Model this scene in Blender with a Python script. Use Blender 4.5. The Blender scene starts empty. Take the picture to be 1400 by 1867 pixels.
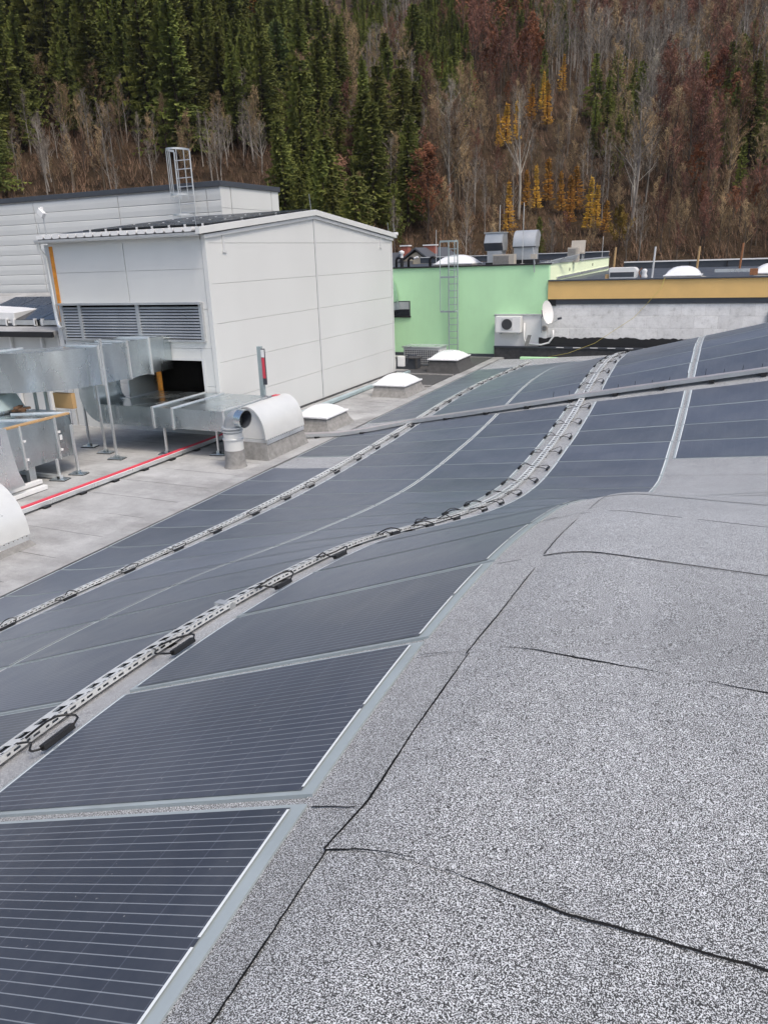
import bpy, bmesh, math, random
import numpy as np
from math import sin, cos, radians, pi, exp, sqrt, atan2
from mathutils import Vector, Matrix

random.seed(7); RNG = np.random.default_rng(11)
scene = bpy.context.scene
COL = scene.collection
S = 1.16                                   # metres per plan unit

# ------------------------------------------------------------------ camera
PITCH, ROLL, AZ = radians(18.6), radians(2.0), radians(24.6)
def _dir(r, d):                            # camera-plane offsets (right, down) to a world direction
    c, s = cos(ROLL), sin(ROLL)
    r2, d2 = r*c - d*s, d*c + r*s
    fw, dn = cos(PITCH) - d2*sin(PITCH), d2*cos(PITCH) + sin(PITCH)
    return Vector((r2*cos(AZ) - fw*sin(AZ), fw*cos(AZ) + r2*sin(AZ), -dn))
f0 = _dir(0, 0); rt = (_dir(1, 0) - f0).normalized(); dn = (_dir(0, 1) - f0).normalized()
cam = bpy.data.cameras.new('camera'); cam_o = bpy.data.objects.new('camera', cam); COL.objects.link(cam_o)
up, bk = -dn, -f0.normalized()
cam_o.matrix_world = Matrix(((rt.x, up.x, bk.x, 0), (rt.y, up.y, bk.y, 0), (rt.z, up.z, bk.z, 0), (0, 0, 0, 1)))
cam.sensor_fit = 'VERTICAL'; cam.sensor_height = 36; cam.sensor_width = 27
cam.lens = 36*1390/1867; cam.clip_start = .05; cam.clip_end = 3000
scene.camera = cam_o

# ------------------------------------------------------------------ light
SUN_EL, SUN_AZ = radians(58), radians(118)   # azimuth clockwise from +Y
world = bpy.data.worlds.new('World'); scene.world = world; world.use_nodes = True
wn = world.node_tree.nodes; wl = world.node_tree.links
sky = wn.new('ShaderNodeTexSky'); sky.sky_type = 'NISHITA'; sky.sun_disc = False
sky.sun_elevation = SUN_EL; sky.sun_rotation = SUN_AZ
sky.air_density = 1.0; sky.dust_density = 4.0; sky.ozone_density = 1.0
bg = wn['Background']; bg.inputs['Strength'].default_value = .15
wl.new(sky.outputs[0], bg.inputs['Color'])
sun = bpy.data.lights.new('sun', 'SUN'); sun.energy = 1.25; sun.angle = radians(12); sun.color = (1, .92, .80)
sun_o = bpy.data.objects.new('sun', sun); COL.objects.link(sun_o)
sd = Vector((sin(SUN_AZ)*cos(SUN_EL), cos(SUN_AZ)*cos(SUN_EL), sin(SUN_EL)))
sun_o.rotation_euler = sd.to_track_quat('Z', 'Y').to_euler()
vs = scene.view_settings; vs.view_transform = 'Standard'; vs.look = 'None'; vs.exposure = .39; vs.gamma = 1; vs.use_curve_mapping = False
cy = scene.cycles; cy.max_bounces = 6; cy.diffuse_bounces = 3; cy.glossy_bounces = 3; cy.transparent_max_bounces = 6
cy.sample_clamp_indirect = 6; cy.use_denoising = True; cy.denoiser = 'OPENIMAGEDENOISE'; cy.denoising_input_passes = 'RGB_ALBEDO_NORMAL'; cy.denoising_prefilter = 'ACCURATE'

# ------------------------------------------------------------------ materials
def nmat(name, rough=.6, metal=0., spec=.5, coat=0.):
    m = bpy.data.materials.new(name); m.use_nodes = True
    b = m.node_tree.nodes['Principled BSDF']
    b.inputs['Roughness'].default_value = rough; b.inputs['Metallic'].default_value = metal
    b.inputs['Specular IOR Level'].default_value = spec; b.inputs['Coat Weight'].default_value = coat
    return m, m.node_tree.nodes, m.node_tree.links, b
def tex_noise(n, l, scale, detail=4, rough=.55, coord='Object', stretch=None):
    tc = n.new('ShaderNodeTexCoord'); t = n.new('ShaderNodeTexNoise')
    t.inputs['Scale'].default_value = scale; t.inputs['Detail'].default_value = detail; t.inputs['Roughness'].default_value = rough
    if stretch:
        mp = n.new('ShaderNodeMapping'); mp.inputs['Scale'].default_value = stretch
        l.new(tc.outputs[coord], mp.inputs[0]); l.new(mp.outputs[0], t.inputs['Vector'])
    else: l.new(tc.outputs[coord], t.inputs['Vector'])
    return t
def ramp(n, l, src, stops):
    r = n.new('ShaderNodeValToRGB'); e = r.color_ramp.elements
    while len(e) < len(stops): e.new(.5)
    for k, (p, c) in enumerate(stops):
        e[k].position = p; e[k].color = (c, c, c, 1) if not hasattr(c, '__len__') else (*c, 1)
    l.new(src, r.inputs[0]); return r
def mixc(n, l, a, b, fac, mode='MIX'):
    m = n.new('ShaderNodeMix'); m.data_type = 'RGBA'; m.blend_type = mode
    for sock, v in ((m.inputs[6], a), (m.inputs[7], b), (m.inputs[0], fac)):
        if isinstance(v, bpy.types.NodeSocket): l.new(v, sock)
        elif hasattr(v, '__len__'): sock.default_value = (*v, 1)
        else: sock.default_value = v
    return m.outputs[2]
def bump(n, l, b, h, strength=.3, dist=.01):
    bp = n.new('ShaderNodeBump'); bp.inputs['Strength'].default_value = strength; bp.inputs['Distance'].default_value = dist
    l.new(h, bp.inputs['Height']); l.new(bp.outputs[0], b.inputs['Normal'])
def plain(name, col, rough=.6, metal=0., var=.12, scale=3., spec=.5, dirt=0., stretch=None, bmp=0.):
    """a painted / plastic / metal surface with soft cloudy variation and faint wear"""
    m, n, l, b = nmat(name, rough, metal, spec)
    t = tex_noise(n, l, scale, 5, .6, 'Object', stretch)
    lo = tuple(c*(1 - var) for c in col); hi = tuple(min(1, c*(1 + var)) for c in col)
    r = ramp(n, l, t.outputs['Fac'], [(.3, lo), (.7, hi)]); out = r.outputs[0]
    if dirt:
        t2 = tex_noise(n, l, scale*.45, 6, .7); d = ramp(n, l, t2.outputs['Fac'], [(.52, 0.), (.75, dirt)])
        out = mixc(n, l, out, tuple(c*.45 for c in col), d.outputs[0])
    l.new(out, b.inputs['Base Color'])
    rr = ramp(n, l, t.outputs['Fac'], [(.3, max(0., rough - .08)), (.7, min(1., rough + .1))]); l.new(rr.outputs[0], b.inputs['Roughness'])
    if bmp: bump(n, l, b, t.outputs['Fac'], bmp, .01)
    return m
def granule(name, dark, light, mid, grain, tint=(1, 1, 1), stain=.15):
    """mineral granulate on bitumen felt"""
    m, n, l, b = nmat(name, .85, 0, .3); b.inputs["Sheen Weight"].default_value = .3; b.inputs["Sheen Roughness"].default_value = .6
    tc = n.new('ShaderNodeTexCoord')
    v1 = n.new('ShaderNodeTexNoise'); v1.inputs['Scale'].default_value = grain; v1.inputs['Detail'].default_value = 1.5; v1.inputs['Roughness'].default_value = .7
    l.new(tc.outputs['Object'], v1.inputs['Vector'])
    r1 = ramp(n, l, v1.outputs['Fac'], [(.44, dark), (mid, (dark + light)*.28), (.585, light)])
    t2 = tex_noise(n, l, .9, 6, .65); r2 = ramp(n, l, t2.outputs['Fac'], [(.25, 1 - stain), (.75, 1 + stain*.6)])
    t3 = tex_noise(n, l, 14, 3, .6); r3 = ramp(n, l, t3.outputs['Fac'], [(.3, .9), (.7, 1.08)])
    c = mixc(n, l, r1.outputs[0], r2.outputs[0], 1., 'MULTIPLY'); c = mixc(n, l, c, r3.outputs[0], 1., 'MULTIPLY')
    oi = n.new('ShaderNodeObjectInfo'); ro = ramp(n, l, oi.outputs['Random'], [(0, .95), (1, 1.1)]); c = mixc(n, l, c, ro.outputs[0], 1., 'MULTIPLY')
    st = tex_noise(n, l, .7, 5, .7, stretch=(2.5, .5, 1)); rs = ramp(n, l, st.outputs['Fac'], [(.55, 0.), (.72, .16)]); c = mixc(n, l, c, (.52, .52, .53), rs.outputs[0])
    c = mixc(n, l, c, tint, 1., 'MULTIPLY')
    l.new(c, b.inputs['Base Color']); bump(n, l, b, v1.outputs['Fac'], .35, .004)
    return m
M = {}
M['felt'] = granule('new_granulated_felt', .010, .66, .515, 290, (.93, .965, 1.0), .24)
def old_felt():
    m, n, l, b = nmat('weathered_felt', .9, 0, .25)
    t = tex_noise(n, l, 1.1, 7, .68); r = ramp(n, l, t.outputs['Fac'], [(.3, (.30, .302, .30)), (.7, (.475, .478, .474))])
    st = tex_noise(n, l, .55, 6, .7, stretch=(.7, 1.3, 1)); rs = ramp(n, l, st.outputs['Fac'], [(.47, 0.), (.66, .7)])
    g = tex_noise(n, l, 160, 2, .7); rg = ramp(n, l, g.outputs['Fac'], [(.35, .72), (.65, 1.22)])
    c = mixc(n, l, r.outputs[0], (.22, .215, .21), rs.outputs[0]); c = mixc(n, l, c, rg.outputs[0], 1., 'MULTIPLY')
    oi = n.new('ShaderNodeObjectInfo'); ro = ramp(n, l, oi.outputs['Random'], [(0, .9), (1, 1.1)])
    c = mixc(n, l, c, ro.outputs[0], 1., 'MULTIPLY')
    l.new(c, b.inputs['Base Color']); bump(n, l, b, t.outputs['Fac'], .25, .02)
    return m
M['felt_old'] = old_felt()
M['tar'] = plain('bitumen_bead', (.004, .004, .0045), .7, var=.3, scale=20, spec=.25)
M['panel_white'] = plain('cladding_pale_grey', (.645, .655, .64), .4, var=.03, scale=.5, dirt=.07, stretch=(1, 1, .35))
M['trim'] = plain('trim_grey_white', (.60, .61, .61), .4, var=.04)
M['joint'] = plain('joint_shadow_gap', (.42, .425, .43), .8)
M['dark_trim'] = plain('anthracite_sheet', (.055, .062, .075), .4, var=.1)
M['black'] = plain('black_rubber', (.012, .012, .013), .5, var=.3, scale=8)
M['cable'] = plain('black_cable', (.01, .01, .011), .45, var=.2)
M['void'] = plain('unlit_interior', (.004, .004, .004), 1., spec=0.)  # near-black colour paints in the darkness inside openings
def galv(name, col=(.47, .525, .55), rough=.34, metal=.9):
    m, n, l, b = nmat(name, rough, metal)
    t = tex_noise(n, l, 1.2, 4, .6, stretch=(1, 1, .4)); r = ramp(n, l, t.outputs['Fac'], [(.3, tuple(c*.88 for c in col)), (.72, tuple(min(1, c*1.08) for c in col))])
    v = n.new('ShaderNodeTexVoronoi'); v.inputs['Scale'].default_value = 45
    tc = n.new('ShaderNodeTexCoord'); l.new(tc.outputs['Object'], v.inputs['Vector'])
    rv = ramp(n, l, v.outputs['Color'], [(0, .93), (1, 1.05)])
    l.new(mixc(n, l, r.outputs[0], rv.outputs[0], 1., 'MULTIPLY'), b.inputs['Base Color'])
    rr = ramp(n, l, t.outputs['Fac'], [(.3, rough - .08), (.7, rough + .12)]); l.new(rr.outputs[0], b.inputs['Roughness'])
    t2 = tex_noise(n, l, 1.3, 2, .5); bump(n, l, b, t2.outputs['Fac'], .07, .03)
    return m
M['galv'] = galv('galvanised_sheet', (.62, .68, .70), .25, 1.); M['galv_bright'] = galv('galvanised_new', (.78, .80, .80), .3, .75); M['galv_matt'] = galv('galvanised_aged', (.5, .52, .53), .5, .6)
M['white_metal'] = plain('white_coated_sheet', (.72, .725, .70), .35, .25, var=.05, scale=2, dirt=.18)
M['acrylic'] = plain('opal_acrylic', (.80, .81, .82), .25, var=.04, scale=2.5, dirt=.14)
M['curb'] = plain('felt_curb', (.25, .245, .235), .9, var=.25, scale=9, dirt=.3, bmp=.3)
M['curb_dark'] = plain('felt_curb_dark', (.065, .065, .066), .9, var=.3, scale=9, bmp=.3)
M['orange'] = plain('foam_insulation', (.62, .25, .035), .85, var=.25, scale=12, dirt=.4, bmp=.4)
M['wood'] = plain('timber', (.48, .31, .15), .7, var=.2, scale=6, stretch=(1, 8, 8))
M['brown'] = plain('dark_timber', (.12, .065, .035), .8, var=.3, scale=15)
M['cardboard'] = plain('cardboard', (.42, .27, .12), .8, var=.06)
M['red'] = plain('red_pipe_cover', (.62, .055, .085), .45, var=.1)
M['white'] = plain('white_plastic', (.78, .78, .77), .35, var=.03)
M['steel'] = galv('ladder_steel', (.66, .68, .69), .35, .8)
M['steel_dark'] = galv('ladder_steel_dull', (.36, .43, .44), .5, .3)
M['tray'] = galv('zinc_tray', (.80, .82, .81), .4, .35)
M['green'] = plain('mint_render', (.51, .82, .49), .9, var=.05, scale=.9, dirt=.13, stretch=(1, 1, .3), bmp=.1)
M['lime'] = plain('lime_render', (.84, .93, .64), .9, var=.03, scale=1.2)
M['tan'] = plain('ochre_render', (.72, .47, .18), .85, var=.05, scale=1.5, dirt=.12)
M['mortar'] = plain('mortar', (.62, .61, .59), .95, var=.25, scale=6, bmp=.4)
def block_mat():
    m, n, l, b = nmat('rough_plaster_block', .95, 0, .2)
    t = tex_noise(n, l, 4.5, 7, .7); r = ramp(n, l, t.outputs['Fac'], [(.25, (.46, .45, .43)), (.42, (.70, .695, .68)), (.6, (.80, .795, .78)), (.75, (.60, .59, .57))])
    oi = n.new('ShaderNodeObjectInfo'); ro = ramp(n, l, oi.outputs['Random'], [(0, .9), (1, 1.06)])
    l.new(mixc(n, l, r.outputs[0], ro.outputs[0], 1., 'MULTIPLY'), b.inputs['Base Color']); bump(n, l, b, t.outputs['Fac'], .5, .03)
    return m
M['block'] = block_mat()
M['brick'] = plain('red_brick', (.36, .12, .085), .9, var=.2, scale=20)
M['tile'] = plain('slate_tile', (.07, .075, .085), .7, var=.2, scale=10)
M['cream'] = plain('cream_render', (.55, .47, .35), .9, var=.05)
M['beige'] = plain('beige_plastic', (.46, .42, .36), .6, var=.08)
M['bluebar'] = plain('pale_blue_channel', (.42, .52, .54), .4, .4, var=.1)
M['rust'] = plain('rusty_steel', (.30, .13, .06), .8, var=.3, scale=14)
M['yellow_rope'] = plain('yellow_rope', (.55, .46, .12), .8)
M['pinkgrey'] = plain('cable_duct_cover', (.50, .47, .475), .42, .45, var=.08, scale=4, dirt=.15)
M['ground'] = plain('yard_asphalt', (.07, .07, .07), .9, var=.3, scale=.2)
def litter_mat():
    m, n, l, b = nmat('leaf_litter', .95, 0, .1)
    t = tex_noise(n, l, .12, 8, .7); r = ramp(n, l, t.outputs['Fac'], [(.3, (.030, .022, .014)), (.5, (.055, .037, .023)), (.7, (.085, .06, .036))])
    l.new(r.outputs[0], b.inputs['Base Color']); t2 = tex_noise(n, l, 1.5, 5, .7); bump(n, l, b, t2.outputs['Fac'], .9, .5)
    return m
M['litter'] = litter_mat()
def foliage(name, a, b_, rough=.75, trans=.15):
    m, n, l, b = nmat(name, rough, 0, .25)
    t = tex_noise(n, l, .55, 4, .7); oi = n.new('ShaderNodeObjectInfo')
    c = ramp(n, l, t.outputs['Fac'], [(.3, a), (.7, b_)])
    ro = ramp(n, l, oi.outputs['Random'], [(0, .68), (1, 1.3)])
    hs = n.new('ShaderNodeHueSaturation'); mr = n.new('ShaderNodeMapRange'); mr.inputs['To Min'].default_value = .485; mr.inputs['To Max'].default_value = .515
    l.new(oi.outputs['Random'], mr.inputs['Value']); l.new(mr.outputs[0], hs.inputs['Hue'])
    tb_ = tex_noise(n, l, .13, 2, .5, 'Generated' if False else 'Object'); rb = ramp(n, l, tb_.outputs['Fac'], [(.32, .55), (.68, 1.45)])
    c2 = mixc(n, l, c.outputs[0], rb.outputs[0], 1., 'MULTIPLY')
    l.new(mixc(n, l, c2, ro.outputs[0], 1., 'MULTIPLY'), hs.inputs['Color']); l.new(hs.outputs[0], b.inputs['Base Color'])
    return m
M['needle'] = foliage('spruce_needles', (.105, .128, .030), (.235, .245, .058))
M['needle_light'] = foliage('pine_needles', (.09, .13, .04), (.19, .22, .08))
M['larch'] = foliage('larch_gold', (.55, .30, .05), (.80, .48, .10))
M['yellow_leaf'] = foliage('yellow_green_leaf', (.16, .12, .02), (.32, .22, .04))
M['beech'] = foliage('beech_rust_leaf', (.15, .055, .025), (.26, .105, .05))
M['twig_grey'] = foliage('grey_twig', (.18, .155, .125), (.33, .29, .235))
M['twig_brown'] = foliage('brown_twig', (.18, .115, .068), (.33, .225, .135))
M['twig_red'] = foliage('reddish_twig', (.16, .075, .05), (.29, .145, .10))
M['bark'] = foliage('bark_brown', (.06, .045, .035), (.11, .085, .065))
M['bark_pale'] = foliage('bark_pale_grey', (.22, .20, .175), (.42, .39, .345))

def solar_mat():
    m, n, l, b = nmat('solar_cell_sheet', .3, 0, .5, .0)
    uv = n.new('ShaderNodeUVMap'); sp = n.new('ShaderNodeSeparateXYZ'); l.new(uv.outputs[0], sp.inputs[0])
    def math_(op, a, bb=None, cc=None):
        x = n.new('ShaderNodeMath'); x.operation = op
        for k, v in enumerate((a, bb, cc)):
            if v is None: continue
            if isinstance(v, bpy.types.NodeSocket): l.new(v, x.inputs[k])
            else: x.inputs[k].default_value = v
        return x.outputs[0]
    def lines(src, freq, width):          # 1 on thin lines
        fr = math_('FRACT', math_('MULTIPLY', src, freq)); d = math_('ABSOLUTE', math_('SUBTRACT', fr, .5))
        return math_('LESS_THAN', d, width)
    long_ = lines(sp.outputs[1], 29, .05); fine = lines(sp.outputs[0], 6.4, .012)
    t = tex_noise(n, l, 1.4, 4, .6); c = ramp(n, l, t.outputs['Fac'], [(.3, (.022, .027, .045)), (.7, (.038, .045, .068))])
    oi = n.new('ShaderNodeObjectInfo'); ro = ramp(n, l, oi.outputs['Random'], [(0, .75), (1, 1.3)])
    cc = mixc(n, l, c.outputs[0], ro.outputs[0], 1., 'MULTIPLY')
    cc = mixc(n, l, cc, (.10, .11, .14), math_('MULTIPLY', fine, .6)); cc = mixc(n, l, cc, (.40, .44, .48), math_('MULTIPLY', long_, .5))
    du = tex_noise(n, l, 1.1, 6, .72, stretch=(1, .35, 1)); dd = ramp(n, l, du.outputs['Fac'], [(.45, 0.), (.78, .16)]); cc = mixc(n, l, cc, (.30, .31, .31), dd.outputs[0])
    d2 = tex_noise(n, l, 55, 2, .5); dr = ramp(n, l, d2.outputs['Fac'], [(.74, 0.), (.78, .5)]); cc = mixc(n, l, cc, (.5, .5, .48), dr.outputs[0])
    l.new(cc, b.inputs['Base Color'])
    rr = ramp(n, l, t.outputs['Fac'], [(.3, .33), (.7, .46)]); l.new(rr.outputs[0], b.inputs['Roughness'])
    b.inputs['Sheen Weight'].default_value = .22; b.inputs['Sheen Roughness'].default_value = .45; b.inputs['Sheen Tint'].default_value = (.8, .9, 1, 1)
    t2 = tex_noise(n, l, 1.6, 3, .5); bump(n, l, b, t2.outputs['Fac'], .18, .03)
    return m
M['solar'] = solar_mat()
M['solar_border'] = plain('module_border_film', (.36, .41, .425), .4, var=.06, scale=5)
M['busbar'] = plain('busbar_white', (.80, .84, .84), .4, var=.05)
M['pv_dark'] = plain('rigid_module_glass', (.022, .024, .030), .22, var=.2, scale=1.5)

# ------------------------------------------------------------------ mesh helpers
BASE = {}
class MB:
    def __init__(s): s.v = []; s.f = []
    def quad(s, *p):
        k = len(s.v); s.v += [tuple(q) for q in p]; s.f.append(tuple(range(k, k + len(p)))); return s
    def box(s, x0, x1, y0, y1, z0, z1):
        k = len(s.v); s.v += [(x, y, z) for z in (z0, z1) for y in (y0, y1) for x in (x0, x1)]
        s.f += [tuple(k + i for i in q) for q in ((0, 2, 3, 1), (4, 5, 7, 6), (0, 1, 5, 4), (2, 6, 7, 3), (0, 4, 6, 2), (1, 3, 7, 5))]; return s
    def obox(s, c, a, b, d):               # centre and three half axes
        c, a, b, d = map(Vector, (c, a, b, d)); k = len(s.v)
        s.v += [tuple(c + i*a + j*b + q*d) for q in (-1, 1) for j in (-1, 1) for i in (-1, 1)]
        s.f += [tuple(k + i for i in q) for q in ((0, 2, 3, 1), (4, 5, 7, 6), (0, 1, 5, 4), (2, 6, 7, 3), (0, 4, 6, 2), (1, 3, 7, 5))]; return s
    def prism(s, poly, d):
        d = Vector(d); k = len(s.v); n = len(poly)
        s.v += [tuple(p) for p in poly] + [tuple(Vector(p) + d) for p in poly]
        s.f += [tuple(k + i for i in reversed(range(n))), tuple(k + n + i for i in range(n))]
        s.f += [(k + i, k + (i + 1) % n, k + n + (i + 1) % n, k + n + i) for i in range(n)]; return s
    def tube(s, pts, r, n=6, cap=True):
        pts = [Vector(p) for p in pts]; m = len(pts); rs = [float(q) for q in r] if hasattr(r, '__len__') else [float(r)]*m; k = len(s.v)
        ref = None
        for i, p in enumerate(pts):
            t = (pts[min(i + 1, m - 1)] - pts[max(i - 1, 0)]).normalized()
            if ref is None: ref = t.orthogonal().normalized()
            a = (ref - t*ref.dot(t)).normalized(); b = t.cross(a); ref = a
            s.v += [tuple(p + rs[i]*(cos(2*pi*j/n)*a + sin(2*pi*j/n)*b)) for j in range(n)]
        for i in range(m - 1):
            s.f += [(k + i*n + j, k + i*n + (j + 1) % n, k + (i + 1)*n + (j + 1) % n, k + (i + 1)*n + j) for j in range(n)]
        if cap: s.f += [tuple(k + j for j in reversed(range(n))), tuple(k + (m - 1)*n + j for j in range(n))]
        return s
    def grid(s, P):                        # P: array rows x cols x 3
        k = len(s.v); nr, nc = len(P), len(P[0])
        s.v += [tuple(P[i][j]) for i in range(nr) for j in range(nc)]
        s.f += [(k + i*nc + j, k + i*nc + j + 1, k + (i + 1)*nc + j + 1, k + (i + 1)*nc + j) for i in range(nr - 1) for j in range(nc - 1)]; return s
    def lathe(s, c, prof, n=16):           # prof: (radius, z) pairs about a vertical axis
        k = len(s.v); m = len(prof)
        s.v += [(c[0] + r*cos(2*pi*j/n), c[1] + r*sin(2*pi*j/n), c[2] + z) for r, z in prof for j in range(n)]
        for i in range(m - 1):
            s.f += [(k + i*n + j, k + i*n + (j + 1) % n, k + (i + 1)*n + (j + 1) % n, k + (i + 1)*n + j) for j in range(n)]
        s.f += [tuple(k + j for j in reversed(range(n))), tuple(k + (m - 1)*n + j for j in range(n))]; return s
def tag(o, label=None, cat=None, group=None, kind=None):
    for k, v in (('label', label), ('category', cat), ('group', group), ('kind', kind)):
        if v: o[k] = v
    return o
def build(mb, name, mat, parent=None, bevel=0, smooth=False, at=None, label=None):
    v = np.array(mb.v, dtype=float)
    if parent is not None: base = BASE[parent.as_pointer()]
    elif at is not None: base = np.array(at, float)
    else: base = np.array([(v[:, 0].min() + v[:, 0].max())/2, (v[:, 1].min() + v[:, 1].max())/2, v[:, 2].min()])
    me = bpy.data.meshes.new(name); me.from_pydata(((v - base)*S).tolist(), [], mb.f)
    mats = mat if isinstance(mat, (list, tuple)) else [mat]
    for q in mats: me.materials.append(M[q])
    bm = bmesh.new(); bm.from_mesh(me)
    if bevel:
        bmesh.ops.remove_doubles(bm, verts=bm.verts, dist=1e-5)
        bmesh.ops.bevel(bm, geom=[e for e in bm.edges if len(e.link_faces) == 2 and e.calc_face_angle(0) > .5], offset=bevel*S, segments=2, affect='EDGES', profile=.6)
    bmesh.ops.recalc_face_normals(bm, faces=bm.faces)
    bm.to_mesh(me); bm.free()
    if smooth:
        me.polygons.foreach_set('use_smooth', [True]*len(me.polygons))
        if smooth != 'all':
            try: me.set_sharp_from_angle(angle=radians(40))
            except Exception: pass
    o = bpy.data.objects.new(name, me); COL.objects.link(o)
    BASE[o.as_pointer()] = base
    if parent is not None: o.parent = parent
    else: o.location = base*S
    if label: o['label'] = label
    return o
def thing(name, label, cat, at, group=None):
    o = bpy.data.objects.new(name, None); COL.objects.link(o); o.location = np.array(at, float)*S
    o.empty_display_size = .1; BASE[o.as_pointer()] = np.array(at, float); return tag(o, label, cat, group)
def clone(o, at, rz=0., label=None, scale=1., group=None):
    c = o.copy(); COL.objects.link(c); c.location = np.array(at, float)*S; c.rotation_euler = (0, 0, rz); c.scale = (scale,)*3
    if label: c['label'] = label
    if group: c['group'] = group
    BASE[c.as_pointer()] = np.array(at, float)
    for ch in list(o.children):
        d = ch.copy(); COL.objects.link(d); d.parent = c
        for g in list(ch.children):
            e = g.copy(); COL.objects.link(e); e.parent = d
    return c
def ordinal(n):
    w = ['', 'first', 'second', 'third', 'fourth', 'fifth', 'sixth', 'seventh', 'eighth', 'ninth', 'tenth', 'eleventh', 'twelfth', 'thirteenth',
         'fourteenth', 'fifteenth', 'sixteenth', 'seventeenth', 'eighteenth', 'nineteenth', 'twentieth', 'twenty-first', 'twenty-second', 'twenty-third',
         'twenty-fourth', 'twenty-fifth', 'twenty-sixth', 'twenty-seventh', 'twenty-eighth', 'twenty-ninth', 'thirtieth'] + ['thirty-' + q for q in ('first', 'second', 'third', 'fourth', 'fifth', 'sixth', 'seventh', 'eighth', 'ninth')] + ['fortieth'] + ['forty-' + q for q in ('first', 'second', 'third', 'fourth', 'fifth', 'sixth', 'seventh', 'eighth', 'ninth')]
    return w[n] if n < len(w) else 'number %d' % n

# ------------------------------------------------------------------ the wave roof surface
Z0 = -3.9
_ty = np.array([-8, -5, -3, -1, 0, .85, 1.5, 2.4, 3.1, 3.7, 4.3, 5.4, 6.7, 7.8, 9, 10.1, 11, 12, 13, 14.3, 15.2, 16.5, 18, 19, 20.2, 21.5, 23, 25, 27, 29.5])
_tt = np.array([.10, .16, .24, .322, .345, .357, .367, .373, .370, .362, .349, .316, .255, .204, .156, .122, .106, .104, .113, .130, .15, .186, .230, .246, .248, .236, .2, .145, .09, .05])
_tm = np.gradient(_tt, _ty)
def tilt(Y):
    Y = np.clip(np.asarray(Y, float), _ty[0], _ty[-1]); k = np.clip(np.searchsorted(_ty, Y) - 1, 0, len(_ty) - 2)
    h = _ty[k + 1] - _ty[k]; s = (Y - _ty[k])/h
    return (2*s**3 - 3*s**2 + 1)*_tt[k] + (s**3 - 2*s**2 + s)*h*_tm[k] + (-2*s**3 + 3*s**2)*_tt[k + 1] + (s**3 - s**2)*h*_tm[k + 1]
X4Y = lambda Y: np.interp(Y, [.7, 1.3, 2.1, 3.0, 4.5], [-.80, -.765, -.70, -.655, -.66])
def zf(X, Y):
    X = np.asarray(X, float); Y = np.asarray(Y, float); t = tilt(Y); X4 = X4Y(Y)
    Xr = np.minimum(X, X4); d = np.maximum(Xr + 8.0, 0); g = d - .3*(1 - np.exp(-d/.5))
    w = np.clip((Y - 4.5)/4.5, 0, 1); w = w*w*(3 - 2*w); s2 = (1 - w)*(-.02) + w*t
    e = np.maximum(X - X4, 0)
    soft = np.where(e < .25, e*e/.5, e - .125)        # the crease is slightly rounded
    return Z0 + t*g + t*(e - soft)*.9*(1 - w) + s2*e*w + s2*soft*(1 - w)
def drape(X, Y, h=0.): return (float(X), float(Y), float(zf(X, Y)) + h)
def sheet(xs, ys, h, skirt=0.):
    mb = MB(); X, Y = np.meshgrid(xs, ys); Z = zf(X, Y) + h
    P = np.stack([X, Y, Z], -1); mb.grid(P)
    if skirt:
        ring = [P[0, j] for j in range(len(xs))] + [P[i, -1] for i in range(1, len(ys))] + [P[-1, j] for j in range(len(xs) - 2, -1, -1)] + [P[i, 0] for i in range(len(ys) - 2, 0, -1)]
        ring.append(ring[0]); mb.grid([ring, [p - np.array((0, 0, skirt)) for p in ring]])
    return mb

# ------------------------------------------------------------------ setting: roofs
roof = tag(build(sheet(np.concatenate([np.arange(-8.02, -.8, .2), np.arange(-.8, 0, .05), np.arange(0, 9.01, .4)]), np.arange(-7, 28.61, .2), 0., .5), 'wave_roof', 'felt', at=(0, 0, Z0), smooth='all'), kind='structure',
           label='undulating felt roof carrying the solar panels')
def ribbon(pts, w, h, name='tar_seam', parent=roof, seed=0, gaps=(), mat='tar', flat=None):
    """an irregular bead laid along plan points (X, Y)"""
    rg = random.Random(seed); P = [Vector((*p, 0)) for p in pts]; path = []
    for a, b in zip(P, P[1:]):
        n = max(2, int((b - a).length/.025)); path += [a.lerp(b, i/n) for i in range(n)]
    path.append(P[-1]); L = len(path); ph = rg.random()*9
    mb = MB(); run = []
    def flush():
        if len(run) > 2: mb.grid(run)
        run.clear()
    for i, p in enumerate(path):
        s = i/(L - 1)
        if any(a < s < b for a, b in gaps): flush(); continue
        t = (path[min(i + 1, L - 1)] - path[max(i - 1, 0)]).normalized(); nrm = Vector((-t.y, t.x, 0))
        ww = w*.66*(.72 + .2*sin(i*.05 + ph) + .12*sin(i*.37 + ph*2) + .18*rg.random())
        for a, b in gaps: ww *= min(1, abs(s - a)*22, abs(s - b)*22)
        ww = max(ww, w*.08)
        j = p + nrm*(.006*sin(i*.07 + ph) + .003*(rg.random() - .5))
        q1, q2 = j + nrm*ww, j - nrm*ww*.8
        zz = (lambda x, y: Z0 + flat) if flat is not None else (lambda x, y: float(zf(x, y)))
        run.append([(q1.x, q1.y, zz(q1.x, q1.y) + h*.75), (j.x, j.y, zz(j.x, j.y) + h*.85), (q2.x, q2.y, zz(q2.x, q2.y) + h*.75)])
    flush()
    if mb.f: return build(mb, name, mat, parent)
XR = lambda Y: float(np.interp(Y, [5, 11], [-.93, -.73]))     # right-hand edge of the array
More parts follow.
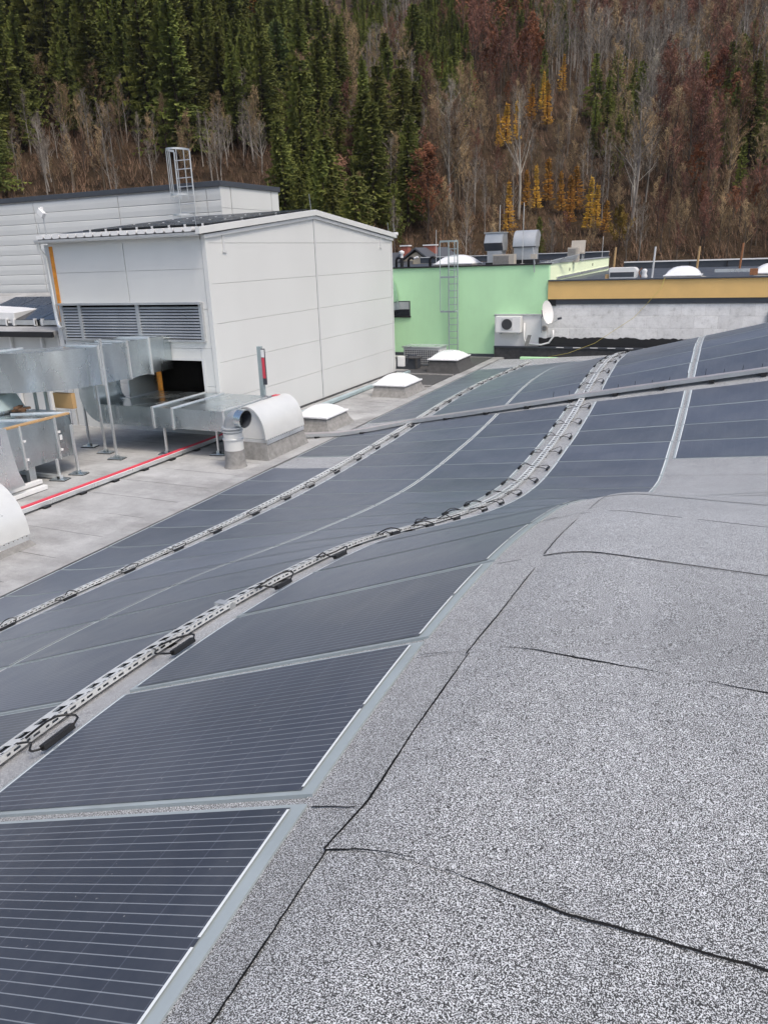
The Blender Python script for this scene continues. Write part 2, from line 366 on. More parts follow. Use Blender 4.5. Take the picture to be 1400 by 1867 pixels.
# felt sheets of the hump, lapped a few millimetres over each other
yb = [-1.6, -.65, .3, 1.3, 2.22, 3.18, 4.12, 5.1, 6.1, 7.1, 8.1, 9.2, 10.3, 11.35, 12.42]
for k, (a, b) in enumerate(zip(yb, yb[1:])):
    mb = MB(); h_ = .004 + .003*(k % 2)
    mb.grid([[drape(x, y_, h_) for x in np.concatenate([np.linspace(float(X4Y(y_)) - .02, .1, 16), np.linspace(.35, 4, 12)])] for y_ in np.linspace(a, b + .05, 9)])
    build(mb, 'felt_sheet', 'felt', roof, smooth='all')
yl = [-.6, .5, 1.46, 2.24, 3.2, 4.25, 5.3, 6.4, 7.6, 9.0, 10.4, 11.6, 12.4]
for k, (a, b) in enumerate(zip(yl, yl[1:])):
    mb = MB(); mb.grid([[drape(x, y, .002 + .0015*(k % 2)) for x in np.linspace(XR(y) - .02, float(X4Y(y)) - .01, 6)] for y in np.linspace(a, b + .05, 8)])
    build(mb, 'felt_sheet', 'felt', roof, smooth='all')
cr = lambda y, d=0.: (float(X4Y(y)) - .02 + d, y)
ribbon([cr(.2), cr(.6), cr(.9, .004), cr(1.3)], .0055, .010, seed=1)
ribbon([cr(1.3), cr(1.36, .012), cr(1.47, .03), cr(1.75, .012), cr(2.2)], .007, .011, seed=2)
ribbon([cr(2.2), cr(2.5, .01), cr(3.1)], .0055, .011, seed=3, gaps=((.9, .99),))
ribbon([cr(3.2), cr(3.6), cr(4.3, .01), cr(5.2)], .0055, .011, seed=4, gaps=((.38, .55),))
ribbon([cr(1.3), (-.6, 1.31), (-.2, 1.285), (.15, 1.30), (1.4, 1.31), (4, 1.30)], .0056, .012, seed=5, gaps=((.052, .058),))
ribbon([cr(2.22), (-.4, 2.21), (-.1, 2.22), (.5, 2.23), (4, 2.22)], .006, .012, seed=6, gaps=((.005, .02), (.13, .15)))
ribbon([cr(3.17), (-.3, 3.18), (.2, 3.17), (4, 3.18)], .0068, .012, seed=7, gaps=((.5, .52),))
ribbon([cr(4.13), (-.3, 4.12), (.2, 4.13), (2, 4.12)], .006, .012, seed=8, gaps=((.02, .05), (.2, .22)))
ribbon([(XR(1) + .02, 1.46), cr(1.45)], .005, .010, seed=9)
ribbon([(XR(1) + .02, 2.26), cr(2.24, -.03)], .004, .010, seed=10, gaps=((.7, .99),))
ribbon([(XR(1) + .03, 3.22), (-.78, 3.2)], .004, .010, seed=11)
ribbon([(XR(1) + .02, 4.25), (-.72, 4.24)], .004, .012, seed=12, gaps=((.5, .9),))

flat = tag(build(MB().box(-34, -8.0, -8, 29.15, Z0 - .4, Z0), 'flat_roof', 'felt_old', at=(-20, 10, Z0)), kind='structure', label='flat weathered felt roof beside the array')
y = 1.0; k = 0
while y < 29:
    w = .86 + .05*random.random(); x1 = -8.02
    mb = MB(); z1, z2 = Z0 + .004, Z0 + .012
    mb.grid([[(x, y, z1) for x in np.linspace(-20, x1, 30)], [(x, min(y + w + .05, 29.1), z2 + .002*sin(x*2.1 + k)) for x in np.linspace(-20, x1, 30)]])
    yy = min(y + w + .05, 29.1)
    mb.grid([[(x, yy, z2 + .002*sin(x*2.1 + k)) for x in np.linspace(-20, x1, 30)], [(x, yy + .002, Z0) for x in np.linspace(-20, x1, 30)]])
    build(mb, 'felt_sheet', 'felt_old', flat)
    if y > 5: ribbon([(-16.5 + random.random(), y + w + .045), (-12.5, y + w + .055), (-8.3, y + w + .04)], .006, .012, parent=flat, seed=100 + k, gaps=((.1 + .2*random.random(), .45), (.6, .6 + .3*random.random())), flat=.006)
    y += w; k += 1
mb = MB(); mb.grid([[(x, yy, Z0 + .016 + .012*max(0, (x + 8.35)/.33)) for x in (-8.38, -8.2, -8.005)] for yy in np.linspace(5, 28.5, 40)])
build(mb, 'edge_strip', 'felt_old', flat)
for (x0, x1, y0, y1) in ((-10.1, -8.4, 22.2, 24.2), (-10.4, -8.4, 24.35, 28.9)):
    build(MB().box(x0, x1, y0, y1, Z0, Z0 + .022), 'dark_patch', 'curb_dark', flat)  # thin dark sheets laid on the flat roof
build(MB().box(-10.0, -8.4, 24.2, 24.32, Z0, Z0 + .05), 'timber_batten', 'curb', flat)
build(MB().box(-9.2, -8.35, 21.9, 22.1, Z0, Z0 + .05), 'timber_batten', 'curb', flat)

# ------------------------------------------------------------------ solar panels
rows = [5.97 + .897*k for k in range(-6, 7)] + [12.28, 13.2, 14.12, 15.04, 15.96]
row_iv = list(zip(rows, rows[1:])) + [(16.62 + .91*k, 17.53 + .91*k) for k in range(11)]
COLS = {'a': (lambda Y: -8.0, lambda Y: -6.66, 'in the column beside the flat roof'),
        'b': (lambda Y: -6.33, lambda Y: -4.515, 'right beside the outer cable tray'),
        'c': (lambda Y: -4.485, lambda Y: float(np.interp(Y, [6, 9], [-2.85, -2.97])), 'left beside the inner cable tray'),
        'd': (lambda Y: -2.47, XR, 'right beside the inner cable tray'),
        'e': (lambda Y: -.665, lambda Y: .93, 'in the far right column'),
        'f': (lambda Y: 1.0, lambda Y: 2.5, 'column')}
def solar_panel(c, n, y0, y1):
    xa, xb, desc = COLS[c]; y0 += (.013 if y0 < 4 else .006) + .006*random.random(); y1 -= (.013 if y0 < 4 else .005)
    if c == 'd' and y0 < 3: y1 -= .012
    dx = .012*(random.random() - .5); ym = (y0 + y1)/2
    lab = 'blue-grey solar panel, %s from the front, %s' % (ordinal(n), desc)
    t = thing('solar_panel', lab, 'solar panel', drape((xa(ym) + xb(ym))/2, ym), 'flexible solar panels on the wave roof')
    nx, ny = 8, 9; ys = np.linspace(y0, y1, ny)
    def surf(i0, i1, j0, j1, h, nx=nx):
        mb = MB(); P = []
        for y in np.linspace(y0 + j0, y1 - j1, ny):
            P.append([drape(x + dx, y, h) for x in np.linspace(xa(y) + i0, xb(y) - i1, nx)])
        mb.grid(P); return mb, P
    mb, P = surf(0, 0, 0, 0, .013)
    ring = [P[0][j] for j in range(nx)] + [P[i][-1] for i in range(1, ny)] + [P[-1][j] for j in range(nx - 2, -1, -1)] + [P[i][0] for i in range(ny - 2, 0, -1)]
    ring.append(ring[0]); mb.grid([ring, [(p[0], p[1], p[2] - .014) for p in ring]])
    build(mb, 'border', 'solar_border', t, smooth=True)
    ia, ib = (.016 if c == 'c' else .038), (.016 if c == 'b' else (.044 if ym < 7 else .036))
    jn = .016 if ym < 4 else random.choice((.011, .014, .018)); jf = .016 if ym < 4 else random.choice((.007, .010, .013))
    mb, P = surf(ia, ib, jn, jf, .0165)
    o = build(mb, 'cell_sheet', 'solar', t, smooth='all')
    uvl = o.data.uv_layers.new(name='UVMap'); x0, xl = xa(ym), xb(ym) - xa(ym)
    co = np.array(mb.v)
    for lp in o.data.loops:
        p = co[lp.vertex_index]; uvl.data[lp.index].uv = ((p[0] - x0), (p[1] - y0)/(y1 - y0))
    for xe, q0, q1 in ((xb, -ib - .006, -ib + .003), (xa, ia - .01, ia - .001)):
        for a, b in ((.03, .47), (.50, .97)) if (c == 'd' and ym < 9) else ((.02, .98),):
            wide = 1.0 if ym < 5 else 1.35
            mb = MB(); mb.grid([[drape(xe(y) + dx + q, y, .0195) for q in (q0, q0 + (q1 - q0)*wide)] for y in np.linspace(y0 + (y1 - y0)*a, y0 + (y1 - y0)*b, 6)])
            build(mb, 'busbar', 'busbar', t)
    # junction box on the tray side and its two leads
    side = {'a': (-6.66, 1), 'b': (-6.33, -1), 'c': (-2.96, 1) if ym > 6.6 else None, 'd': (-2.47, -1), 'e': None, 'f': None}[c]
    if side and c != 'a':
        x, sg = side; yj = y0 + (y1 - y0)*(.5 + .2*random.random()); xx = x + sg*.035; L = .085
        if c == 'c': xx = x - .03
        mb = MB(); p = np.array(drape(xx, yj, .033)); tn = np.array(drape(xx, yj + .1, .033)) - p; tn /= np.linalg.norm(tn)
        nx_ = np.array(drape(xx + .1, yj, .033)) - p; nx_ /= np.linalg.norm(nx_); nz = np.cross(nx_, tn)
        mb.obox(p, nx_*.017, tn*L, nz*.014)
        jb = build(mb, 'junction_box', 'black', t, bevel=.004)
        tx = {'b': -6.50, 'c': -2.79, 'd': -2.70}[c]
        for s in (-1, 1):
            y1_ = yj + s*L; mx = (xx + tx)/2; amp = (.05 + .09*random.random())*(.4 if c == 'c' else 1)
            pts = [drape(xx, y1_, .033), drape(xx + (mx - xx)*.3, y1_ + s*amp*.7, .05 + .03*random.random()), drape(mx, y1_ + s*amp*.5 - .05*s, .05 + .05*random.random()), drape(tx, y1_ - s*(.02 + .12*random.random()), .055)]
            sp = []
            for i in range(9):             # smooth the lead
                u = i/8*3; a = min(int(u), 2); f = u - a; q = [np.array(pts[max(0, min(3, a + d))]) for d in (-1, 0, 1, 2)]
                sp.append(tuple(.5*((2*q[1]) + (-q[0] + q[2])*f + (2*q[0] - 5*q[1] + 4*q[2] - q[3])*f*f + (-q[0] + 3*q[1] - 3*q[2] + q[3])*f**3)))
            build(MB().tube(sp, .0055, 5), 'lead', 'cable', jb, smooth='all')
    return t
cnt = {}
for (y0, y1) in row_iv:
    for c in 'abcdef':
        ym = (y0 + y1)/2
        if c == 'a' and (y1 < 5.5 or 12.2 < y0 < 13.1 or y1 > 26.5): continue
        if c == 'b' and (y1 < 3.7 or y1 > 26): continue
        if c == 'c' and (y1 < 1.9 or y1 > 24.5): continue
        if c == 'd' and (y1 < .6 or y1 > 22.5): continue
        if c == 'e' and (y0 < 12.2 or y1 > 22.5): continue
        if c == 'f' and (y0 < 15.2 or y1 > 22.5): continue
        if c == 'f': continue
        cnt[c] = cnt.get(c, 0) + 1; solar_panel(c, cnt[c], y0, y1)

# ------------------------------------------------------------------ cable trays
def perforated_tray(X, y0, y1, label, w=.052, h=.055, side=1):
    t = thing('cable_tray', label, 'cable tray', drape(X, (y0 + y1)/2), 'perforated cable trays')
    y = y0; k = 0
    while y < y1 - .05:
        ye = min(y + 2.4, y1); mb = MB(); p = .105; n = max(1, int((ye - y)/p)); dx = .008*(random.random() - .5)
        def strip(fx, lanes, pat):
            # lanes: positions across; pat(i, lane, half) says if the cell is open
            for i in range(n):
                ca = y + (ye - y)*i/n; L = (ye - y)/n; cut = [0, .16, .34, .5, .66, .84, 1]
                for a in range(6):
                    for b in range(len(lanes) - 1):
                        if pat(a, b): continue
                        q = [fx(lanes[b], ca + L*cut[a]), fx(lanes[b + 1], ca + L*cut[a]), fx(lanes[b + 1], ca + L*cut[a + 1]), fx(lanes[b], ca + L*cut[a + 1])]
                        mb.quad(*q)
        top = lambda s, yy: drape(X + dx + s*w, yy, h)
        strip(top, (-1, -.5, .45, .62, .86, 1), lambda a, b: (b == 1 and a in (1, 2, 3) and True) or (b == 3 and a in (0, 4)))
        sideR = lambda s, yy: (X + dx + w, yy, float(zf(X + w, yy)) + h - .035*s)
        strip(sideR, (0, .35, .7, 1), lambda a, b: b == 1 and a in (1, 3, 4))
        sideL = lambda s, yy: (X + dx - w, yy, float(zf(X - w, yy)) + h - .035*s)
        strip(sideL, (0, .35, .7, 1), lambda a, b: b == 1 and a in (1, 3, 4))
        build(mb, 'tray_section', 'tray', t)
        build(MB().obox(drape(X, ye - .03, h - .018), (w*1.08, 0, 0), (0, .03, float(zf(X, ye) - zf(X, ye - .06))*.5), (0, 0, .021)), 'coupler', 'galv_matt', t)
        for f in (.25, .75): 
            yy = y + (ye - y)*f; build(MB().obox(drape(X, yy, .01), (.06, 0, 0), (0, .03, float(zf(X, yy + .03) - zf(X, yy))), (0, 0, .012)), 'rubber_foot', 'black', t)
        y = ye; k += 1
    for q, r in ((-.02, .011), (.005, .012), (.026, .010)):
        build(MB().tube([drape(X + q + .006*sin(v*3), v, h - .018) for v in np.arange(y0, y1, .15)], r, 5), 'cable', 'cable', t, smooth='all')
    return t
perforated_tray(-6.55, 4.3, 27.2, 'outer perforated metal cable tray running up the roof near the flat roof edge')
perforated_tray(-2.76, 1.2, 22.6, 'inner perforated metal cable tray running up the middle of the solar array', w=.056)

# the covered cable duct that crosses the roof
t = thing('cable_duct', 'long covered metal cable duct crossing the solar array from left to right', 'cable duct', drape(-4, 16.1))
def duct_path(x): return float(np.interp(x, [-8.7, -8.0, -6.55, -2.8, 9], [14.78, 15.15, 15.98, 16.28, 16.34]))
xs = np.arange(-8.7, 6.01, .15)
def lateral(prof, name, mat, x0=-8.7, x1=6.0):
    xs = np.arange(x0, x1 + .01, .15); rowsP = []
    for x in xs:
        yc = duct_path(x); zc = max(float(zf(x, yc)), float(zf(x, yc - .1)), float(zf(x, yc + .1)))
        rowsP.append([(x, yc + a, zc + b) for a, b in prof])
    build(MB().grid(rowsP), name, mat, t)
lateral([(-.11, .035), (-.11, .105), (-.095, .105), (-.095, .055), (.10, .055), (.10, .105), (.115, .105), (.115, .035), (-.11, .035)], 'channel', 'galv_matt')
lateral([(-.093, .085), (-.093, .115), (-.005, .118), (-.005, .085)], 'cover', 'pinkgrey')
lateral([(.005, .085), (.005, .114), (.094, .112), (.094, .085)], 'cover', 'pinkgrey')
for x in np.arange(-8.4, 6, .9):
    yc = duct_path(x); z = float(zf(x, yc)); build(MB().obox((x, yc, z + .02), (.05, 0, 0), (0, .14, 0), (0, 0, .028)), 'rubber_foot', 'black', t)
for x in np.arange(-3.4, 1.0, .33):
    yc = duct_path(x); z = float(zf(x, yc)); build(MB().tube([(x, yc + .12, z + .1), (x + .01, yc + .125, z + .18 + .08*random.random())], .006, 4), 'cable_tie', 'cable', t)

# ------------------------------------------------------------------ gable-roofed plant building
GX, GY0, GY1, GR = -10.65, 14.45, 24.6, 19.36
GL = -15.3
g = thing('gable_building', 'pale grey metal-clad building with low gable roof and louvre', 'building', (GX, GR, Z0))
roofz = lambda y: 1.07 - abs(y - GR)*.1 - .02
build(MB().prism([(GX - .05, GY0 + .05, Z0), (GX - .05, GY1 - .03, Z0), (GX - .05, GY1 - .03, roofz(GY1)), (GX - .05, GR, roofz(GR)), (GX - .05, GY0 + .05, roofz(GY0))], (GL - GX + .08, 0, 0)), 'core_wall', 'joint', g)
zr = [Z0, -3.07, -2.21, -1.345, -.48, .38]
for (a, b) in ((GY0 + .10, GR - .035), (GR + .05, GY1 - .07)):
    for z0, z1 in zip(zr, zr[1:]):
        build(MB().box(GX - .045, GX, a, b, z0 + .003, z1 - .003), 'wall_panel', 'panel_white', g, bevel=.003)
    build(MB().prism([(GX - .045, a, .385), (GX - .045, b, .385), (GX - .045, b, roofz(b)), (GX - .045, a, roofz(a))], (.045, 0, 0)), 'wall_panel', 'panel_white', g)
build(MB().box(GX - .04, GX + .012, GR - .025, GR + .045, Z0, 1.0), 'joint_cover', 'trim', g, bevel=.004)
build(MB().box(GX - .02, GX + .004, GR - .036, GR - .026, Z0, 1.0), 'joint_gap', 'dark_trim', g)
build(MB().box(GX - .1, GX + .014, GY0 - .014, GY0 + .095, Z0, .56), 'corner_trim', 'panel_white', g, bevel=.006)
build(MB().box(GX - .1, GX + .014, GY1 - .065, GY1 + .02, Z0, .58), 'corner_trim', 'panel_white', g, bevel=.006)
build(MB().box(GX - .02, GX + .006, GY1 - .082, GY1 - .072, Z0, .56), 'joint_gap', 'joint', g)
build(MB().box(GX - .03, GX + .05, GY0, GY1, Z0, Z0 + .05), 'base_flashing', 'curb_dark', g)
# barge boards and roof
for s, (ya, yb_) in ((0, (GY0 - .28, GR)), (1, (GR, GY1 + .25))):
    za, zb = roofz(ya) + .03, roofz(yb_) + .03
    build(MB().prism([(GX + .1, ya, za), (GX + .1, yb_, zb), (GX + .1, yb_, zb + .14), (GX + .1, ya, za + .14)], (-.12, 0, 0)), 'barge_board', 'panel_white', g, bevel=.006)
    build(MB().prism([(GX + .05, ya + .2 - .2*s, za - .085), (GX + .05, yb_ - .2*s, zb - .085), (GX + .05, yb_ - .2*s, zb - .01), (GX + .05, ya + .2 - .2*s, za - .01)], (-.06, 0, 0)), 'flashing', 'trim', g)
    ya += .16*(1 - s); za = roofz(ya) + .03
    build(MB().prism([(GX + .0, ya, za + .02), (GX + .0, yb_, zb + .02), (GX + .0, yb_, zb + .12), (GX + .0, ya, za + .12)], (GL - GX - .1, 0, 0)), 'roof', 'dark_trim', g)
build(MB().tube([(GX + .14, GY1 + .22, .66), (GX - .2, GY1 + .22, .66)], .05, 8), 'gutter_end', 'white', g)
for yy, hh in ((GY0 + .62, .30), (GY1 - .95, .26)):      # small hangers below the barge boards
    br = MB().box(GX, GX + .03, yy, yy + .05, .42 - hh + .1, .56); br.box(GX, GX + .03, yy - .02, yy + .12, .42 - hh + .06, .42 - hh + .1)
    build(br, 'hanger', 'trim', g)
# eaves side: panels, gutter, roof ends
zr2 = [Z0, -2.75, -1.88, -1.02, -.15, .58]
OPN = (-12.45, -11.07, -3.0, -2.16)          # wall opening behind the ducts
for z0, z1 in zip(zr2, zr2[1:]):
    for xa, xb in ((GL + .14, -12.95), (-12.94, GX - .11)):
        if z0 < -2.1 and xb > -12.9:
            if z0 > -2.8: cells = [(xa, OPN[0], z0, z1), (OPN[1], xb, z0, z1), (OPN[0], OPN[1], OPN[3], z1)]
            else: cells = [(xa, OPN[0], z0, z1), (OPN[1], xb, z0, z1), (OPN[0], OPN[1], z0, OPN[2])]
        else: cells = [(xa, xb, z0, z1)]
        for (a, b, c, d) in cells:
            if d - c > .02: build(MB().box(a + .003, b - .003, GY0, GY0 + .05, c + .003, d - .003), 'wall_panel', 'panel_white', g, bevel=.002)
for (a, b, c, d) in ((OPN[0] - .05, OPN[0], OPN[2], OPN[3] + .05), (OPN[1], OPN[1] + .07, OPN[2], OPN[3] + .05), (OPN[0], OPN[1], OPN[3], OPN[3] + .05)):
    build(MB().box(a, b, GY0 - .012, GY0 + .03, c, d), 'opening_trim', 'trim', g)
build(MB().box(OPN[0], OPN[1], GY0 + .045, GY0 + .053, OPN[2], OPN[3]), 'opening', 'void', g)  # flat black sheet standing in for the shaded recess
build(MB().box(-12.42, -12.32, GY0 - .02, GY0 + .04, -3.0, -2.2), 'foam_edge', 'orange', g)
build(MB().box(GL + .10, GL + .2, GY0 - .02, GY0 + .05, -1.3, .52), 'foam_edge', 'orange', g)
build(MB().box(GL - .05, GL + .10, GY0 - .01, GY0 + .2, Z0, .5), 'corner_trim', 'trim', g)
build(MB().box(GL + .1, GX - .12, GY0 - .03, GY0, .46, .56), 'eaves_flashing', 'panel_white', g)
gut = MB(); prof = [(.07*cos(a), .07*sin(a)) for a in np.linspace(pi, 2*pi, 8)]
gut.grid([[(x, GY0 - .2 + p, .6 + q) for p, q in prof] for x in (GL - .1, GX + .02)])
gut.grid([[(x, GY0 - .2 + p*.9, .602 + q*.9) for p, q in prof] for x in (GL - .1, GX + .02)])
build(gut, 'gutter', 'trim', g, smooth=True)
nr = 18
for i in range(nr):                           # pale rounded ends of the roof sheet ribs
    xa = GL + .02 + i*(GX - GL - .1)/nr; w = (GX - GL - .1)/nr - .035
    pr = [(xa + .02, 0), (xa + w - .02, 0), (xa + w, .03), (xa + w, .085), (xa, .085), (xa, .03)]
    build(MB().prism([(x, GY0 - .27, .62 + z) for x, z in pr], (0, .22, .02)), 'roof_rib_end', 'white', g)
dp = [(GL - .02, GY0 - .2, .54), (GL - .02, GY0 - .2, .40), (GL + .04, GY0 - .1, .22), (GL + .05, GY0 - .07, -1.25), (GL + .1, GY0 - .1, -1.38), (GL + .2, GY0 - .12, -1.44)]
build(MB().tube(dp, .045, 8), 'downpipe', 'galv_bright', g, smooth=True)
lv = build(MB().box(-15.06, -10.93, GY0 - .03, GY0 - .005, -1.68, -.90), 'louvre', 'void', g)
for (a, b, c, d) in ((-15.12, -10.88, -.90, -.85), (-15.12, -10.88, -1.73, -1.68), (-15.12, -15.03, -1.68, -.90), (-10.96, -10.88, -1.68, -.90), (-14.53, -14.44, -1.68, -.90), (-12.76, -12.66, -1.68, -.90)):
    build(MB().box(a, b, GY0 - .075 - (.06 if d == -.85 else 0), GY0 + .0, c, d), 'frame', 'galv_matt', lv, bevel=.004)
for xa, xb in ((-15.03, -14.53), (-14.44, -12.76), (-12.66, -10.96)):
    for i in range(11):
        z = -.965 - i*.0655; build(MB().prism([(xa, GY0 - .07, z - .03), (xa, GY0 - .062, z - .03), (xa, GY0 - .028, z + .015), (xa, GY0 - .036, z + .015)], (xb - xa, 0, 0)), 'slat', 'galv_matt', lv)
for x, y_, h in ((GX - .05, GR, .42), (GX - .1, GY0 - .1, .3), (GX + .05, GY1 - .3, .3), (GX + .06, GY1 + .15, .32), (GL + .02, GY0 - .1, .3)):
    build(MB().tube([(x, y_, roofz(y_) + .1), (x - .04, y_, roofz(y_) + .15 + h)], .007, 4), 'lightning_rod', 'galv_matt', g)
# rigid modules lying on its front roof slope
for r, (ya, yb_) in enumerate(((14.75, 16.2), (16.3, 17.75), (17.85, 19.2))):
    for c in range(4):
        x0 = -14.35 + c*.92; za, zb = roofz(ya) + .18, roofz(yb_) + .18
        pv = thing('rigid_solar_module', 'dark module on the gable roof, %s from left in %s row from the eaves' % (ordinal(c + 1), ordinal(r + 1)), 'solar module', (x0 + .45, ya, za), 'modules on the gable roof')
        build(MB().prism([(x0, ya, za), (x0, yb_, zb), (x0, yb_, zb + .025), (x0, ya, za + .025)], (.89, 0, 0)), 'glass', 'pv_dark', pv)
        for xx in (x0 + .2, x0 + .68):
            build(MB().box(xx, xx + .045, ya - .012, ya + .02, za - .03, za + .032), 'clamp', 'white', pv)
fl = thing('floodlight', 'small white floodlight on a short pole above the eaves corner', 'floodlight', (GL - .08, GY0 + .1, .75))
build(MB().tube([(GL - .02, GY0 + .1, .7), (GL - .05, GY0 + .1, 1.3)], .012, 6), 'pole', 'galv_matt', fl)
build(MB().obox((GL - .02, GY0 + .05, 1.22), (.07, 0, -.06), (0, .05, 0), (.04, 0, .05)), 'lamp_head', 'white', fl, bevel=.01)
build(MB().box(GL - .1, GL - .02, GY0 + .05, GY0 + .13, 1.29, 1.36), 'sensor', 'white', fl, bevel=.01)

# ------------------------------------------------------------------ tall hall behind
HY, HX, HX0 = 22.0, -15.42, -27.5
h = thing('hall_building', 'tall grey metal-clad hall with dark parapet cap at the left', 'building', (-20, HY + 2, -10))
build(MB().box(HX0, HX - .04, HY + .04, 25.5, -10, 2.3), 'core_wall', 'joint', h)
segs = [HX0, -23.6, -19.66, -15.98, HX]
for a, b in zip(segs, segs[1:]):
    z = -.95
    while z < 2.2:
        z2 = min(z + .352, 2.27)
        mb = MB(); za, zb = z + .004, z2 - .004
        mb.prism([(a + .02, HY + .035, za), (a + .02, HY + .012, za), (a + .02, HY, (za + zb)/2), (a + .02, HY + .005, zb - .03), (a + .02, HY + .035, zb)], (b - a - .03, 0, 0))
        build(mb, 'wall_panel', 'panel_white', h); z = z2
for a, b in ((HY, 22.55), (22.58, 25.03), (25.06, 25.53)):
    for z0, z1 in ((.9, 1.62), (1.63, 2.27)):
        build(MB().box(HX - .04, HX, a + .008, b - .008, z0, z1), 'wall_panel', 'panel_white', h)
build(MB().box(HX0, HX + .05, HY - .05, 25.6, 2.27, 2.43), 'parapet_cap', 'dark_trim', h, bevel=.01)
build(MB().box(HX0, HX, HY - .02, HY + .02, -1.05, -.95), 'base_flashing', 'dark_trim', h)
def caged_ladder(name, label, x0, x1, y, z0, z1, zc, depth, mat, hoops, square, rung=.24, ztop=None, r=.018):
    t = thing(name, label, 'ladder', ((x0 + x1)/2, y, z0)); w = x1 - x0
    for x in (x0, x1): build(MB().tube([(x, y, z0), (x, y, z1)], r*1.3, 6), 'rail', mat, t)
    z = z0 + .12
    while z < z1 - .05:
        build(MB().tube([(x0, y, z), (x1, y, z)], r*.75, 5), 'rung', mat, t); z += rung
    cx = (x0 + x1)/2; xe = x0 - (.22 if square else 0)
    def arc(n):
        if square: return [(x1, y), (x1, y - depth), (xe, y - depth), (xe, y)]
        return [(cx + (w*.5 + .1*sin(a))*cos(a), y - depth*sin(a)) for a in np.linspace(0, pi, n)]
    for z in hoops:
        mb = MB(); A = arc(13)
        for p, q in zip(A, A[1:]): mb.obox(((p[0] + q[0])/2, (p[1] + q[1])/2, z), ((q[0] - p[0])/2, (q[1] - p[1])/2, 0), (.006, .006, 0), (0, 0, r*1.6))
        build(mb, 'hoop', mat, t)
    for p in (arc(4)[1:3] if square else arc(7)[1:6]):
        build(MB().tube([(p[0], p[1], zc), (p[0], p[1], hoops[-1])], r*.8, 5), 'cage_bar', mat, t)
    return t
caged_ladder('caged_ladder', 'bright caged steel ladder rising above the grey hall parapet', -16.95, -16.35, 21.85, .9, 3.35, 1.9, .62, 'steel', [1.45, 2.05, 3.38], False, .26)

# low annex left of the gable building with rigid modules on its roof
an = thing('annex_building', 'low grey annex with felt roof at the left edge', 'building', (-20, 16, Z0))
build(MB().box(-27, GL - .08, 14.7, 21.9, Z0, -1.62), 'wall', 'panel_white', an)
build(MB().prism([(-27, 14.3, -1.62), (-27, 21.9, -.98), (-27, 21.9, -.9), (-27, 14.3, -1.52)], (27 + GL - .1, 0, 0)), 'roof', 'felt_old', an)
build(MB().box(-27, GL - .06, 14.24, 14.3, -1.66, -1.53), 'roof_edge', 'black', an)
for x in (-16.2, -15.6, -17.3): build(MB().box(x, x + .06, 14.6, 14.68, Z0, -1.66), 'bracket', 'white', an)
for r in range(2):
    for c in range(5):
        ya = 15.0 + r*1.75; x0 = -20.6 + c*1.02 + .15*r; za = -1.5 + (ya - 14.3)*.083 + .12
        pv = thing('rigid_solar_module', 'dark rigid solar module on the annex roof, %s from the left in the %s row' % (ordinal(c + 1), ('front', 'back')[r]), 'solar module', (x0 + .5, ya, za - .12), 'modules on the annex roof')
        build(MB().prism([(x0, ya, za), (x0, ya + 1.05, za + .30), (x0, ya + 1.05, za + .33), (x0, ya, za + .03)], (.99, 0, 0)), 'glass', 'pv_dark', pv)
        build(MB().box(x0 + .05, x0 + .9, ya - .05, ya - .02, za - .1, za + .02), 'rail', 'galv_bright', pv)
        for xx in (x0 + .1, x0 + .85): build(MB().box(xx, xx + .05, ya - .06, ya + .02, za - .12, za + .06), 'clamp', 'white', pv)
bx = thing('roof_hatch', 'white sheet-metal roof hatch at the left frame edge on the annex', 'roof hatch', (-18.1, 15.4, -1.45))
build(MB().prism([(-19.0, 15.0, -1.45), (-17.45, 15.0, -1.45), (-17.4, 15.0, -1.12), (-19, 15.0, -1.05)], (0, .9, .06)), 'cover', 'white', bx, bevel=.01)
build(MB().box(-18.9, -17.42, 14.97, 15.9, -1.52, -1.38), 'curb', 'dark_trim', bx)

# ------------------------------------------------------------------ mint green building
QY, QX, QT = 29.2, -6.4, -.52
q = thing('green_building', 'mint green rendered flat-roofed building behind the skylights', 'building', (-12, QY + 5, -11))
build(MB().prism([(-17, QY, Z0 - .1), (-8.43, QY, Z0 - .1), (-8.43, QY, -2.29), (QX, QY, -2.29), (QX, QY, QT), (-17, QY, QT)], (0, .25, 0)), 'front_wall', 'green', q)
build(MB().box(-8.43, QX, QY + .03, QY + .28, -3.5, -2.29), 'recess_wall', 'white', q)
build(MB().box(-8.43, QX, QY - .02, QY + .03, -2.30, -2.27), 'recess_trim', 'trim', q)
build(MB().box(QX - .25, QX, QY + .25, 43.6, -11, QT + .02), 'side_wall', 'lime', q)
build(MB().box(-17, QX - .25, QY + .26, 43.6, -11, QT - .02), 'roof', 'dark_trim', q)
build(MB().box(-17, QX + .03, QY - .05, QY + .3, QT, QT + .05), 'parapet_cap', 'black', q)
build(MB().box(QX - .27, QX + .04, QY + .3, 43.65, QT + .021, QT + .06), 'parapet_cap', 'galv_matt', q)
build(MB().box(-17, QX, 43.4, 43.6, QT, -.22), 'rear_upstand', 'dark_trim', q)
build(MB().box(-17, QX, 43.35, 43.65, -.22, -.18), 'rear_cap', 'trim', q)
build(MB().box(-17, -8.43, QY - .03, QY, Z0, Z0 + .12), 'plinth', 'dark_trim', q)
for (y_, z_) in ((33.0, -.85), (38.5, -.8)): build(MB().box(QX - .01, QX + .01, y_, y_ + .12, z_, z_ + .12), 'spout', 'void', q)
build(MB().prism([(QX + .01, 30.5, -1.08), (QX + .01, 43.4, -1.02), (QX + .01, 43.4, -.92), (QX + .01, 30.5, -1.0)], (.03, 0, 0)), 'flashing', 'galv_bright', q)
